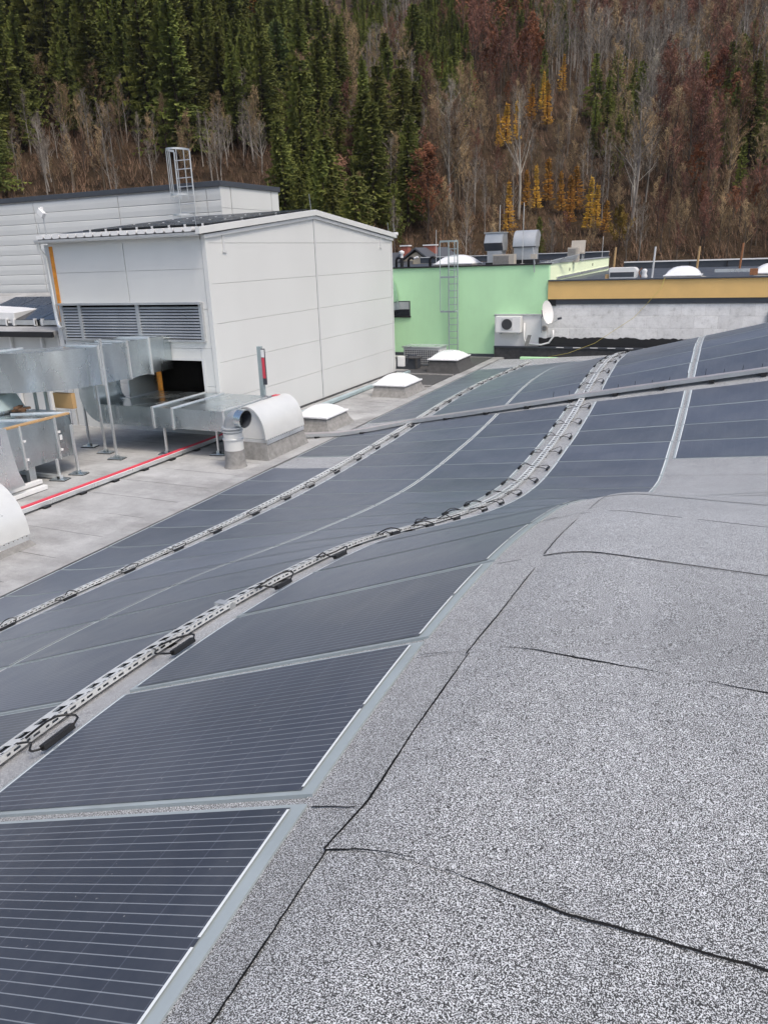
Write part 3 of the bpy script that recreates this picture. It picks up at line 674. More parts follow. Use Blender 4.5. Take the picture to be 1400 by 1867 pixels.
wv = build(MB().box(-12.75, -11.9, QY - .006, QY + .1, -2.34, -1.76), 'window', 'dark_trim', q)
build(MB().box(-12.65, -11.95, QY - .02, QY - .008, -2.08, -1.80), 'blind', 'galv_matt', wv); build(MB().box(-12.8, -11.88, QY - .06, QY, -2.40, -2.34), 'sill', 'black', wv)
build(MB().box(-12.7, -11.95, QY - .015, QY - .007, -2.32, -2.1), 'pane', 'pv_dark', wv)

for (nm, lab, xc, y_) in (('outlet_hood', 'curved metal exhaust hood on the left behind the gable corner', -12.75, 28.6),):
    o = thing(nm, lab, 'exhaust hood', (xc, y_, -2.4))
    pr = [(xc - .6, -2.2), (xc + .4, -2.08)] + [(xc + .38*cos(a) + .0, -2.0 + 1.15*sin(a)) for a in np.linspace(.15, pi/2, 9)] + [(xc - .6, -.85)]
    build(MB().prism([(x, y_ - .3, z) for x, z in pr], (0, .85, 0)), 'hood', 'galv', o)

def dome(name, label, x0, x1, y0, y1, z, ch, dh, cmat='curb', flare=.16, group='skylight domes'):
    t = thing(name, label, 'skylight', ((x0 + x1)/2, (y0 + y1)/2, z), group); f = flare
    cb = MB(); lo = [(x0 - f*.3, y0 - f, z), (x1 + f, y0 - f, z), (x1 + f, y1 + f, z), (x0 - f*.3, y1 + f, z)]; mid = [(x0, y0, z + ch*.55), (x1, y0, z + ch*.55), (x1, y1, z + ch*.55), (x0, y1, z + ch*.55)]
    mid = [((a[0]*.3 + b[0]*.7), (a[1]*.3 + b[1]*.7), b[2]) for a, b in zip(lo, mid)]; hi = [(x0, y0, z + ch), (x1, y0, z + ch), (x1, y1, z + ch), (x0, y1, z + ch)]
    for A, B in ((lo, mid), (mid, hi)):
        for i in range(4): cb.quad(A[i], A[(i + 1) % 4], B[(i + 1) % 4], B[i])
    build(cb, 'curb', cmat, t)
    build(MB().box(x0 - .05, x1 + .05, y0 - .05, y1 + .05, z + ch, z + ch + .045), 'rim', 'acrylic', t, bevel=.012)
    n = 17; us = np.linspace(-1, 1, n); cx, cy_, hx, hy = (x0 + x1)/2, (y0 + y1)/2, (x1 - x0)/2, (y1 - y0)/2
    P = [[(cx + hx*u, cy_ + hy*v, z + ch + .045 + dh*((1 - abs(u)**2.4)*(1 - abs(v)**2.4))**.62) for u in us] for v in us]
    build(MB().grid(P), 'dome', 'acrylic', t, smooth='all'); return t
dome('skylight_dome', 'white skylight dome next to the barrel hood on a felt curb', -9.28, -8.5, 15.5, 16.55, Z0, .31, .19)
dome('skylight_dome', 'white skylight dome in the middle of the row beside the gable wall', -9.4, -8.45, 20.15, 21.4, Z0, .31, .24)
dome('skylight_dome', 'white skylight dome nearest the green wall below the ladder', -9.5, -8.5, 24.9, 26.3, Z0, .42, .22, 'curb_dark')
dome('skylight_dome', 'low white skylight dome on the green roof behind the ladder', -11.3, -9.75, 30.4, 31.7, QT - .02, .1, .32)

# roof plant on the green building
RZ = QT - .02
o = thing('exhaust_cowl', 'angular grey exhaust cowl on the green roof', 'exhaust vent', (-8.98, 31.2, RZ))
build(MB().box(-9.25, -8.66, 30.9, 31.5, RZ + .12, .02), 'shaft', 'galv_matt', o); build(MB().box(-9.3, -8.6, 30.85, 31.55, RZ, RZ + .12), 'base', 'black', o)
build(MB().prism([(-9.33, 30.95, .02), (-9.36, 30.8, .32), (-9.33, 30.9, .68), (-9.33, 31.5, .68), (-9.33, 31.6, .32), (-9.33, 31.5, .02)], (.72, 0, 0)), 'cowl', 'galv_matt', o, bevel=.01)
build(MB().prism([(-9.38, 30.86, .68), (-9.38, 31.54, .68), (-9.38, 31.54, .72), (-9.38, 30.86, .72)], (.8, 0, 0)), 'lid', 'galv_matt', o)
build(MB().prism([(-9.365, 30.93, .03), (-9.365, 30.79, .31), (-9.365, 30.787, .31), (-9.365, 30.92, .03)], (.75, 0, 0)), 'intake', 'dark_trim', o)
o = thing('exhaust_cowl', 'rounded gooseneck exhaust cowl on the green roof', 'exhaust vent', (-7.8, 31.3, RZ))
build(MB().box(-8.2, -7.4, 31.0, 31.7, RZ + .2, .13), 'shaft', 'galv_matt', o); build(MB().box(-8.25, -7.35, 30.95, 31.75, RZ, RZ + .2), 'base', 'black', o)
pr = [(30.96, .13)] + [(31.5 - .54*cos(a), .15 + .60*sin(a)) for a in np.linspace(.1, 2.4, 12)] + [(31.75, .35), (31.7, .13)]
build(MB().prism([(-8.24, y_, z) for y_, z in pr], (.88, 0, 0)), 'cowl', 'galv_matt', o, smooth=True)
build(MB().box(-8.25, -7.34, 30.94, 31.0, .11, .15), 'flange', 'dark_trim', o)
for x, y_, z1, lab in ((-7.75, 30.6, 1.72, 'tall thin lightning rod in front of the gooseneck cowl'), (-9.02, 31.8, 1.75, 'thin lightning rod behind the angular cowl'), (-12.0, 32.5, .95, 'thin lightning rod between the chimney house and the ladder'), (-10.2, 36, .5, 'short lightning rod right of the ladder on the green roof'), (-6.6, 42.5, .55, 'short lightning rod at the far end of the lime wall')):
    o = thing('lightning_rod', lab, 'rod', (x, y_, RZ), 'lightning rods on the green roof'); build(MB().tube([(x, y_, RZ), (x + .02, y_, z1)], .014, 5), 'rod', 'galv_bright', o); build(MB().lathe((x, y_, RZ), [(.12, 0), (.12, .05), (.03, .07)], 10), 'foot', 'curb', o)
for (x0, x1, y_, z1, lab, m1) in ((-8.85, -8.0, 30.3, -.12, 'low beige slatted box between the two cowls', 'beige'), (-6.62, -6.18, 33.6, 0.05, 'beige slatted box near the lime parapet', 'beige')):
    o = thing('condenser_box', lab, 'condenser', ((x0 + x1)/2, y_, RZ)); build(MB().box(x0, x1, y_, y_ + .35, RZ, z1), 'case', m1, o, bevel=.01)
    for i in range(9): build(MB().box(x0 + .03, x1 - .25*(x1 - x0), y_ - .012, y_ - .002, RZ + .06 + i*(z1 - RZ - .1)/9, RZ + .085 + i*(z1 - RZ - .1)/9), 'slat', 'curb', o)
o = thing('roof_chair', 'beige folding chair standing on the green roof by the lime wall', 'chair', (-6.35, 35.3, RZ))
build(MB().obox((-6.5, 35.3, .08), (.3, 0, 0), (0, .02, 0), (0, .08, .25)), 'backrest', 'beige', o, bevel=.01); build(MB().box(-6.8, -6.2, 34.85, 35.3, -.22, -.17), 'seat', 'beige', o)
for x in (-6.75, -6.25):
    for y_ in (34.9, 35.25): build(MB().tube([(x, y_, RZ), (x, y_, -.2)], .02, 5), 'leg', 'galv_matt', o)
for k, (x, y_, hgt, white) in enumerate(((-13.05, 30.6, .38, 0), (-12.55, 30.0, .42, 1), (-12.3, 30.1, .36, 0), (-11.45, 30.3, .36, 0))):
    o = thing('vent_pipe', ('leftmost black bent vent pipe on the green roof', 'vent pipe with white cap on the green roof', 'black vent pipe with pale outlet beside the white-capped pipe', 'black bent vent pipe just left of the roof dome')[k], 'vent pipe', (x, y_, RZ), 'vent pipes on the green roof')
    if white:
        build(MB().tube([(x, y_, RZ), (x, y_, RZ + hgt)], .07, 10), 'pipe', 'black', o); build(MB().lathe((x, y_, RZ + hgt), [(.06, 0), (.06, .14), (.11, .16), (.11, .24), (.03, .28)], 12), 'cap', 'white', o, smooth=True)
    else:
        build(MB().tube([(x, y_, RZ), (x, y_, RZ + hgt - .05), (x + .05, y_, RZ + hgt + .03), (x + .15, y_, RZ + hgt + .05), (x + .24, y_, RZ + hgt)], .055, 8), 'pipe', 'black', o, smooth='all')
        if k == 2: build(MB().tube([(x + .2, y_, RZ + hgt), (x + .42, y_, RZ + hgt + .07)], .045, 8), 'outlet', 'white', o)
mb = MB()
for i in range(5): mb.tube([(-6.9 + .1*i, 29.5 + .1*i, RZ + .06 + .02*i), (-6.0 + .03*i, 32.2, RZ + .12 + .05*i)], .02, 4)
tag(build(mb, 'profile_offcuts', 'galv_bright'), 'pale metal profiles lying across the lime parapet corner', 'profiles')
o = thing('wall_lamp', 'small lamp on a bracket at the green roof corner', 'lamp', (-6.95, 29.1, -.8)); build(MB().tube([(-6.92, 29.15, -.78), (-6.95, 29.1, -.25)], .02, 5), 'bracket', 'galv_matt', o); build(MB().box(-7.05, -6.85, 29.02, 29.18, -.3, -.14), 'head', 'beige', o); build(MB().tube([(-6.9, 29.1, -.5), (-7.0, 29.1, .1)], .02, 5), 'arm', 'galv_matt', o)

caged_ladder('wall_ladder', 'dull steel ladder with square cage on the green wall', -10.22, -9.86, QY - .15, Z0 + .1, .4, -2.14, .35, 'steel_dark', [-2.14, -.87, .42], True, .255, r=.02)

# air conditioner, dish, pipes on the recess wall
o = thing('air_conditioner', 'white split air conditioner on the recess of the green wall', 'air conditioner', (-7.8, QY - .2, -2.95))
build(MB().box(-8.28, -7.32, QY - .38, QY - .06, -2.93, -2.33), 'case', 'white', o, bevel=.02)
mb = MB().box(-8.05, -7.62, QY - .392, QY - .381, -2.84, -2.40); build(mb, 'fan_panel', 'trim', o)
for r in (.05, .1, .15, .19): build(MB().tube([(-7.835 + r*cos(a), QY - .40, -2.62 + r*sin(a)) for a in np.linspace(0, 2*pi, 20)], .012, 4), 'fan_grille', 'curb_dark', o)
build(MB().prism([(-7.835 + .19*cos(a), QY - .393, -2.62 + .19*sin(a)) for a in np.linspace(0, 2*pi, 24, endpoint=False)], (0, -.004, 0)), 'fan_disc', 'dark_trim', o)
for x in (-8.15, -7.45): build(MB().box(x, x + .05, QY - .36, QY, -2.99, -2.935), 'bracket', 'galv_matt', o)
o = thing('satellite_dish', 'white satellite dish on the corner of the green building', 'satellite dish', (-6.35, QY - .35, -2.9))
cx, cyd, cz = -6.38, QY - .42, -2.2; ax = Vector((.93, -.33, .2)).normalized(); u1 = ax.cross(Vector((0, 0, 1))).normalized(); u2 = u1.cross(ax)
mb = MB(); P = []
for rr in np.linspace(0.02, 1, 7): P.append([tuple(Vector((cx, cyd, cz)) + u1*(rr*.36*cos(a)) + u2*(rr*.43*sin(a)) + ax*(.10*rr*rr)) for a in np.linspace(0, 2*pi, 25)])
mb.grid(P); build(mb, 'reflector', 'white', o, smooth='all')
c0 = Vector((cx, cyd, cz)); lnb = c0 + ax*.55 - u2*.30
build(MB().tube([c0 - u2*.4, c0 - u2*.42 + ax*.2, lnb], .018, 5), 'feed_arm', 'galv_matt', o); build(MB().obox(lnb, ax*.07, u1*.04, u2*.04), 'feed_horn', 'dark_trim', o, bevel=.01)
build(MB().obox(c0 - ax*.06, ax*.04, u1*.1, u2*.12), 'mount', 'dark_trim', o); build(MB().tube([c0 - ax*.08, (cx - .25, QY + .02, cz - .2), (cx - .2, QY - .1, -2.95)], .025, 6), 'mast', 'galv_matt', o)
pts = [(-7.25, QY - .05, -2.6), (-7.25, QY - .05, -3.2), (-7.15, QY - .06, -3.36), (-6.6, QY - .06, -3.4), (-6.3, QY - .06, -3.32), (-6.15, QY - .06, -3.1), (-6.16, QY - .05, -2.85)]
tag(build(MB().tube(pts, .035, 7), 'drain_pipe', 'white', smooth='all'), 'white bent pipe looping below the air conditioner', 'pipe')
o = thing('wall_fan', 'small round grey wall fan beneath the satellite dish', 'fan', (-6.5, QY - .03, -2.9)); build(MB().prism([(-6.5 + .11*cos(a), QY - .03, -2.8 + .11*sin(a)) for a in np.linspace(0, 2*pi, 18, endpoint=False)], (0, .06, 0)), 'ring', 'beige', o); build(MB().prism([(-6.5 + .075*cos(a), QY - .035, -2.8 + .075*sin(a)) for a in np.linspace(0, 2*pi, 18, endpoint=False)], (0, .004, 0)), 'disc', 'curb', o)
tag(build(MB().obox((-7.0, QY - .45, -3.2), (.07, 0, .0), (0, .015, 0), (.06, 0, .2)), 'flue_stub', 'curb'), 'small slanted grey flue stub in front of the white recess', 'flue')

# ------------------------------------------------------------------ ochre building with bare block wall
tb = thing('ochre_building', 'long low building with ochre fascia above a bare block wall', 'building', (2, QY + 3, -11)); TX1 = 12
build(MB().box(QX + .004, TX1, QY + .10, 46, -11, -1.14), 'roof', 'dark_trim', tb)
build(MB().box(QX + .004, TX1, QY - .06, QY + .1, -1.74, -1.11), 'fascia', 'tan', tb)
build(MB().box(QX + .004, TX1, QY - .12, QY + .2, -1.11, -1.06), 'parapet_cap', 'dark_trim', tb, bevel=.01)
build(MB().box(QX + .3, TX1, QY + .0, QY + .1, -1.93, -1.74), 'grey_band', 'dark_trim', tb); build(MB().box(QX + .004, QX + .3, QY + .0, QY + .1, -1.98, -1.74), 'tar_band', 'black', tb)
build(MB().box(QX + .004, TX1, QY + .049, QY + .1, -3.3, -1.93), 'mortar_bed', 'mortar', tb)
z = -3.2; r = 0
while z < -1.97:
    x = QX + .02 - (.35 if r % 2 else 0); zh = .42
    while x < 3.2:
        w = .74 + .06*random.random(); a, b = max(x, QX + .01), min(x + w, 3.2)
        if b - a > .08:
            d = .005*random.random(); build(MB().box(a + .004, b - .004, QY + .045 - d, QY + .062, z + .004, min(z + zh, -1.93) - .004), 'block', 'block', tb, bevel=.012)
        x += w
    z += zh; r += 1
mb = MB(); xs = np.arange(QX - .3, 8, .09); top = []
for x in xs: top.append((x, QY + .0, -3.16 + .05*random.random() + .02*sin(x*5)))
for i in range(len(xs) - 1): mb.quad((xs[i], QY + .0, -3.6), (xs[i + 1], QY + .0, -3.6), top[i + 1], top[i])
mb.box(QX - .3, 8, QY + .002, QY + .05, -3.6, -3.2); build(mb, 'torn_tar_edge', 'black', tb)
build(MB().box(QX - 2.0, 8, QY - .14, QY - .02, -3.52, -3.46), 'flashing_strip', 'dark_trim', tb)
for x in np.arange(-6.0, 2, .62): build(MB().box(x, x + .28, QY - .16, QY - .142, -3.49, -3.465), 'fixing', 'white', tb)
build(MB().box(QX - 2.0, 9, QY - .10, QY + .0, Z0 - .1, -3.5), 'upstand', 'curb_dark', tb)
build(MB().box(1.0, 2.5, QY - .05, QY + .03, -2.65, -2.2), 'cover_plate', 'dark_trim', tb)
tag(build(MB().box(-7.2, -3.6, 28.4, 28.6, Z0 + .02, Z0 + .12), 'green_rail', 'green'), 'pale green strip on the ground below the dark upstand', 'rail')
build(MB().box(-5.8, TX1, 45.0, 45.2, -1.14, -.82), 'rear_upstand', 'dark_trim', tb); build(MB().box(-5.8, TX1, 44.95, 45.25, -.82, -.76), 'rear_cap', 'white', tb)
build(MB().box(-1.0, TX1, 36.5, 36.7, -1.14, -1.02), 'ridge_upstand', 'galv_bright', tb)
for x in (-2.5, -.7, 1.2, 3.0): build(MB().box(x, x + .07, 44.93, 44.99, -1.14, -.83), 'seam', 'black', tb)
dome('skylight_dome', 'wide low white skylight dome on the ochre building roof', -2.5, -1.3, 30.6, 31.8, -1.14, .07, .3)
dome('skylight_dome', 'white skylight dome at the right frame edge on the ochre roof', .45, 1.9, 30.6, 31.8, -1.14, .1, .32)
o = thing('roof_hood', 'white rounded roof hood beside the lime wall end', 'roof hood', (-3.95, 30.7, -1.14))
pr = [(-4.42, -1.1), (-4.45, -.72)] + [(-3.6 + .14*cos(a), -.86 + .14*sin(a)) for a in np.linspace(pi/2, 0, 6)] + [(-3.5, -1.1)]
build(MB().prism([(x, 30.45, z) for x, z in pr], (0, .7, 0)), 'hood', 'white', o, bevel=.01); build(MB().box(-4.4, -3.55, 30.44, 30.449, -1.05, -.88), 'opening', 'dark_trim', o); build(MB().box(-4.58, -4.45, 30.5, 30.9, -1.14, -.95), 'timber_block', 'wood', o)
for x, y_, z0, z1, m_, lab, rr in ((-2.9, 30.3, -1.1, -.03, 'trim', 'pale grey post on the ochre roof left of the dome', .035), (-5.35, 38, -1.1, .0, 'wood', 'timber post at the far end of the lime wall', .05), (-1.78, 38, -1.1, -.08, 'wood', 'thin timber post behind the ochre roof dome', .05), (-.05, 38, -1.1, .0, 'rust', 'rusty red post near the right frame edge', .045)):
    o = thing('roof_post', lab, 'post', (x, y_, z0), 'posts on the ochre roof'); build(MB().tube([(x, y_, z0), (x + .05, y_, z1)], rr, 6), 'shaft', m_, o); build(MB().box(x - .1, x + .1, y_ - .1, y_ + .1, -1.14, -1.1), 'foot', 'galv_matt', o)
o = thing('work_lamp', 'small white work lamp standing on the ochre roof', 'lamp', (-3.75, 31.5, -1.14)); build(MB().lathe((-3.2, 30.6, -1.14), [(.1, 0), (.11, .1), (.07, .2), (.1, .3), (.04, .36)], 10), 'body', 'white', o, smooth='all'); build(MB().tube([(-3.3, 30.6, -1.1), (-3.4, 30.6, -.9), (-3.3, 30.6, -.75)], .02, 5), 'handle', 'rust', o)
tag(build(MB().box(.3, .55, 30.2, 30.45, -1.06, -.85), 'brick_stack', 'rust'), 'brown block on the ochre roof edge at the right', 'block')
pts = [(-2.35, QY - .15, -1.05), (-2.45, QY - .2, -1.4), (-2.95, QY - .2, -2.0), (-3.3, QY - .1, -2.4), (-4.6, 29.0, -3.3), (-5.5, 28.8, -3.65), (-6.2, 28.65, -3.78)]
tag(build(MB().tube(pts, .007, 5), 'rope', 'yellow_rope', smooth='all'), 'yellow rope hanging from the ochre roof to the ground', 'rope')

# plant between gable building and green wall
o = thing('condensing_unit', 'grey condensing unit with mesh front below the green wall', 'condenser', (-10.25, 26.4, Z0))
build(MB().box(-10.98, -9.58, 26.2, 26.95, Z0 + .04, -3.22), 'case', 'trim', o, bevel=.015)
build(MB().box(-10.93, -9.63, 26.185, 26.198, Z0 + .1, -3.3), 'coil', 'dark_trim', o)
for i in range(19): build(MB().box(-10.93 + i*.0722, -10.918 + i*.0722, 26.168, 26.184, Z0 + .1, -3.3), 'wire', 'trim', o)
for i in range(8): build(MB().box(-10.93, -9.63, 26.160, 26.167, Z0 + .12 + i*.068, Z0 + .132 + i*.068), 'wire', 'trim', o)
build(MB().box(-11.02, -9.54, 26.15, 27.0, -3.22, -3.18), 'lid', 'galv_bright', o)
o = thing('control_box', 'black control box in front of the condensing unit', 'box', (-10.6, 25.5, Z0)); build(MB().box(-10.95, -10.15, 25.4, 25.75, Z0, -3.52), 'case', 'dark_trim', o, bevel=.01); build(MB().box(-10.2, -10.12, 25.36, 25.4, Z0, -3.5), 'post', 'curb_dark', o); build(MB().box(-10.98, -10.1, 25.35, 25.8, -3.52, -3.48), 'lid', 'curb_dark', o)
o = thing('isolator', 'white isolator box on the gable corner base', 'box', (-10.55, 24.75, Z0)); build(MB().box(-10.6, -10.35, 24.7, 24.85, -3.7, -3.35), 'case', 'white', o, bevel=.02); build(MB().tube([(-10.3, 24.8, -3.6), (-10.2, 24.8, -3.3), (-10.0, 25.0, -3.35)], .03, 6), 'hose', 'dark_trim', o)
tag(build(MB().obox((-10.05, 20.6, Z0 + .07), (.05, 0, 0), (-.02, 3.9, 0), (0, 0, .04)), 'channel_bar', 'bluebar', bevel=.008), 'long pale blue metal channel lying along the gable wall', 'channel')
tag(build(MB().obox((-10.2, 20.2, Z0 + .05), (.03, 0, 0), (.0, 3.2, 0), (0, 0, .03)), 'channel_bar', 'bluebar', bevel=.006), 'thinner pale metal channel between the gable wall and the blue channel', 'channel')
o = thing('marker_post', 'perforated dark post with red and white label before the gable wall', 'post', (-9.9, 15.05, Z0))
build(MB().box(-9.93, -9.82, 15.0, 15.08, Z0, -1.88), 'channel', 'steel_dark', o, bevel=.005); build(MB().box(-9.82, -9.74, 15.0, 15.05, -2.75, -1.93), 'strip', 'dark_trim', o)
build(MB().box(-9.815, -9.735, 14.985, 14.999, -2.12, -1.95), 'label', 'white', o); build(MB().box(-9.81, -9.74, 14.985, 14.999, -2.6, -2.13), 'tape', 'red', o)

# ------------------------------------------------------------------ roof ducts
def ring_flange(t, axis, p, x0, x1, z0, z1, e=.03):
    mb = MB()
    if axis == 'y':
        mb.box(x0 - e, x1 + e, p - .02, p + .02, z1, z1 + e); mb.box(x0 - e, x1 + e, p - .02, p + .02, z0 - e, z0); mb.box(x0 - e, x0, p - .02, p + .02, z0, z1); mb.box(x1, x1 + e, p - .02, p + .02, z0, z1)
    else:
        mb.box(p - .02, p + .02, x0 - e, x1 + e, z1, z1 + e); mb.box(p - .02, p + .02, x0 - e, x1 + e, z0 - e, z0); mb.box(p - .02, p + .02, x0 - e, x0, z0, z1); mb.box(p - .02, p + .02, x1, x1 + e, z0, z1)
    return build(mb, 'flange', 'galv_bright', t)
def elbow(t, c, ri, ro, a0, a1, z0, z1, mat='galv'):
    A = np.linspace(a0, a1, 15); mb = MB()
    mb.grid([[(c[0] + r*cos(a), c[1] + r*sin(a), z) for r, z in ((ri, z0), (ro, z0), (ro, z1), (ri, z1), (ri, z0))] for a in A])
    return build(mb, 'elbow', mat, t, smooth=True)
UZ0, UZ1 = -2.35, -1.58
t = thing('air_duct', 'upper galvanised rectangular air duct bending left out of the gable wall', 'air duct', (-12.3, 13, UZ0))
for a, b in ((12.15, 13.0), (13.0, 13.7), (13.7, GY0 - .02)): build(MB().box(-12.75, -11.9, a + .004, b - .004, UZ0, UZ1), 'duct_section', 'galv', t)
for p in (12.15, 13.0, 13.7): ring_flange(t, 'y', p, -12.75, -11.9, UZ0, UZ1)
elbow(t, (-13.35, 12.15), .6, 1.45, 0, -pi/2, UZ0, UZ1)
build(MB().box(-17, -13.35, 10.70, 11.55, UZ0, UZ1), 'duct_section', 'galv', t); ring_flange(t, 'x', -13.37, 10.7, 11.55, UZ0, UZ1)
for i in range(7): build(MB().box(-12.7, -11.95, 12.35 + i*.28, 12.37 + i*.28, UZ1, UZ1 + .008), 'stiffening_crease', 'galv_bright', t)
t = thing('air_duct', 'low flat galvanised air duct on stands below the wall opening', 'air duct', (-11, 13.4, -3.3))
for a, b in ((-12.4, -11.03), (-11.03, -10.52), (-10.52, -9.2)): build(MB().box(a + .004, b - .004, 12.55, 14.4, -3.30, -2.88), 'duct_section', 'galv', t)
for p in (-11.03, -10.52): ring_flange(t, 'x', p, 12.55, 14.38, -3.30, -2.88, .025)
ring_flange(t, 'x', -9.22, 12.55, 14.38, -3.3, -2.88, .025)
mb = MB(); A = np.linspace(-pi/2, -pi, 10)
mb.grid([[(-12.4 + r*cos(a), yv, -2.68 + r*sin(a)*1.0) for r, yv in ((.2, 12.55), (.62, 12.55), (.62, 13.4), (.2, 13.4), (.2, 12.55))] for a in A]); build(mb, 'elbow', 'galv', t, smooth=True)
build(MB().box(-13.02, -12.6, 12.55, 13.4, -2.68, -2.36), 'riser', 'galv', t)
build(MB().prism([(-12.4, 13.42, -2.87), (-12.4, 14.38, -2.87), (-12.4, 14.38, -2.36), (-12.4, 13.42, -2.5)], (.03, 0, 0)), 'side_sheet', 'galv', t)
t = thing('air_duct', 'boxy galvanised air duct with rounded end at the left', 'air duct', (-12.4, 10.4, -3.55))
r_ = .42; pr = [(-13.0, 8.9), (-11.75, 8.9), (-11.75, 11.25 - r_)] + [(-11.75 - r_ + r_*cos(a), 11.25 - r_ + r_*sin(a)) for a in np.linspace(0, pi/2, 8)] + [(-13.0, 11.25)]
build(MB().prism([(x, y_, -3.55) for x, y_ in pr], (0, 0, .79)), 'duct_body', 'galv', t, smooth=True)
for y_ in (9.78, 10.6): build(MB().box(-11.765, -11.725, y_ - .018, y_ + .018, -3.57, -2.74), 'flange', 'galv_bright', t)
for y_ in (9.78, 10.6):
    for z in (-3.4, -3.05): build(MB().box(-11.73, -11.70, y_ + .02, y_ + .06, z, z + .04), 'bolt', 'white', t)
build(MB().box(-11.83, -11.745, 9.3, 11.0, -2.755, -2.72), 'timber_lath', 'wood', t)
for y_ in (10.2, 10.9): build(MB().obox((-12.4, y_, -2.745), (.55, .25, 0), (-.008, .018, 0), (0, 0, .015)), 'top_flange', 'galv_bright', t)
build(MB().box(-11.748, -11.742, 10.66, 10.72, -3.2, -3.1), 'sticker', 'white', t)
t = thing('intake_hood', 'bright flared sheet-metal hood at the left frame edge', 'intake hood', (-11.7, 8.6, Z0))
pr = [(8.0, -2.5), (9.06, -2.6), (9.08, -2.85), (9.10, -3.1), (9.15, -3.4), (9.24, -3.66), (8.0, -3.7)]
build(MB().prism([(-12.2, y_, z) for y_, z in pr], (1.0, 0, 0)), 'hood', 'galv_bright', t, smooth=True)
for x in (-11.35, -12.1): build(MB().box(x, x + .06, 8.1, 8.16, Z0, -3.66), 'leg', 'galv', t)
for (x, y0, y1, lab) in ((-11.35, 8.7, 9.75, 'white support beam nearer the red pipe at the left'), (-11.75, 8.9, 10.0, 'white support beam under the boxy left duct')):
    tag(build(MB().box(x, x + .1, y0, y1, Z0 + .02, Z0 + .1), 'support_beam', 'white', bevel=.01), lab, 'beam', 'white support beams')
def stand(x, y_, h, label, plate=.16, top=None):
    t = thing('duct_stand', label, 'stand', (x, y_, Z0), 'duct stands')
    b = MB().obox((x, y_, Z0 + .025), (plate, .03, 0), (-.02, plate*.62, 0), (0, 0, .012)); build(b, 'foot_plate', 'galv', t, bevel=.006)
    build(MB().obox((x, y_, Z0 + .011), (plate*1.04, .03, 0), (-.02, plate*.66, 0), (0, 0, .010)), 'rubber_pad', 'black', t)
    build(MB().box(x - .022, x + .022, y_ - .022, y_ + .022, Z0 + .03, Z0 + h), 'post', 'galv_bright', t, bevel=.004); build(MB().box(x - .04, x + .04, y_ - .04, y_ + .04, Z0 + .037, Z0 + .09), 'socket', 'galv', t, bevel=.004)
    if top: build(MB().box(*top), 'crossbar', 'galv_bright', t)
stand(-11.62, 11.95, 2.5, 'tall stand post in front of the upper duct flange')
stand(-12.25, 12.3, 1.7, 'stand post just behind the tall one under the upper duct')
stand(-13.05, 12.65, 1.5, 'stand in the shade left of the low duct')
stand(-10.82, 12.6, .62, 'short stand under the middle of the low flat duct')
stand(-9.7, 12.9, .6, 'short stand at the right end of the low flat duct')
stand(-11.5, 10.75, 1.0, 'stand with free-standing post at the boxy left duct')
stand(-11.55, 10.32, .42, 'short stand below the boxy left duct', top=(-12.9, -11.5, 10.28, 10.36, -3.86, -3.80))
tag(build(MB().box(-12.0, -11.9, 9.95, 10.1, Z0, -3.56), 'packing_block', 'galv_bright', bevel=.01), 'small metal packing block under the boxy left duct', 'block')
o = thing('cardboard_box', 'brown cardboard sheet box standing behind the boxy left duct', 'box', (-12.35, 11.55, -2.76)); build(MB().obox((-12.35, 11.5, -2.6), (.25, .0, 0), (0, .05, 0), (0, 0, .155)), 'carton', 'cardboard', o, bevel=.004); build(MB().box(-12.6, -12.1, 11.44, 11.446, -2.46, -2.452), 'flap', 'wood', o)
o = thing('timber_offcuts', 'dark timber offcuts on top of the boxy left duct', 'timber', (-13.0, 10.9, -2.76))
for k, (x, y_, a) in enumerate(((-13.0, 10.9, .4), (-12.92, 10.95, 1.2), (-12.98, 10.88, 2.0))): build(MB().obox((x, y_, -2.73 + .04*k), (.13*cos(a), .13*sin(a), 0), (-.04*sin(a), .04*cos(a), 0), (0, 0, .02)), 'piece', 'brown', o)
o = thing('cowl_box', 'pale blue metal cowl behind the boxy left duct', 'cowl', (-13.6, 10.6, -2.7)); build(MB().prism([(-14.3, 10.5, -2.7), (-13.15, 10.5, -2.7), (-13.35, 10.5, -2.42), (-14.3, 10.5, -2.42)], (0, .7, 0)), 'cowl', 'bluebar', o, bevel=.01); build(MB().box(-14.3, -13.1, 10.48, 11.22, -3.6, -2.7), 'body', 'galv', o)
for x, z1 in ((-13.05, -2.25), (-12.75, -2.25)): tag(build(MB().box(x, x + .05, 11.35, 11.4, -3.0, z1), 'threaded_post', 'steel_dark'), 'dark threaded post %s below the upper duct bend' % ('left' if x < -13 else 'right'), 'post')

# red covered pipe tray
t = thing('red_pipe_tray', 'red covered pipe on a low metal tray across the flat roof', 'pipe tray', (-10.48, 11, Z0)); ya, yb_ = 5.0, 14.6
mb = MB()
for (x0, x1, z0, z1) in ((-10.56, -10.40, .05, .062), (-10.56, -10.552, .062, .12), (-10.408, -10.40, .062, .12)): mb.box(x0, x1, ya, yb_, Z0 + z0, Z0 + z1)
build(mb, 'tray', 'galv_bright', t)
build(MB().box(-10.545, -10.47, ya, yb_, Z0 + .066, Z0 + .135), 'pipe_cover', 'red', t, bevel=.012); build(MB().box(-10.462, -10.425, ya, yb_, Z0 + .066, Z0 + .115), 'pipe', 'white', t, bevel=.008)
for y_ in np.arange(5.5, 14.5, .83): build(MB().box(-10.60, -10.34, y_, y_ + .14, Z0 + .012, Z0 + .049), 'rubber_foot', 'black', t, bevel=.006)

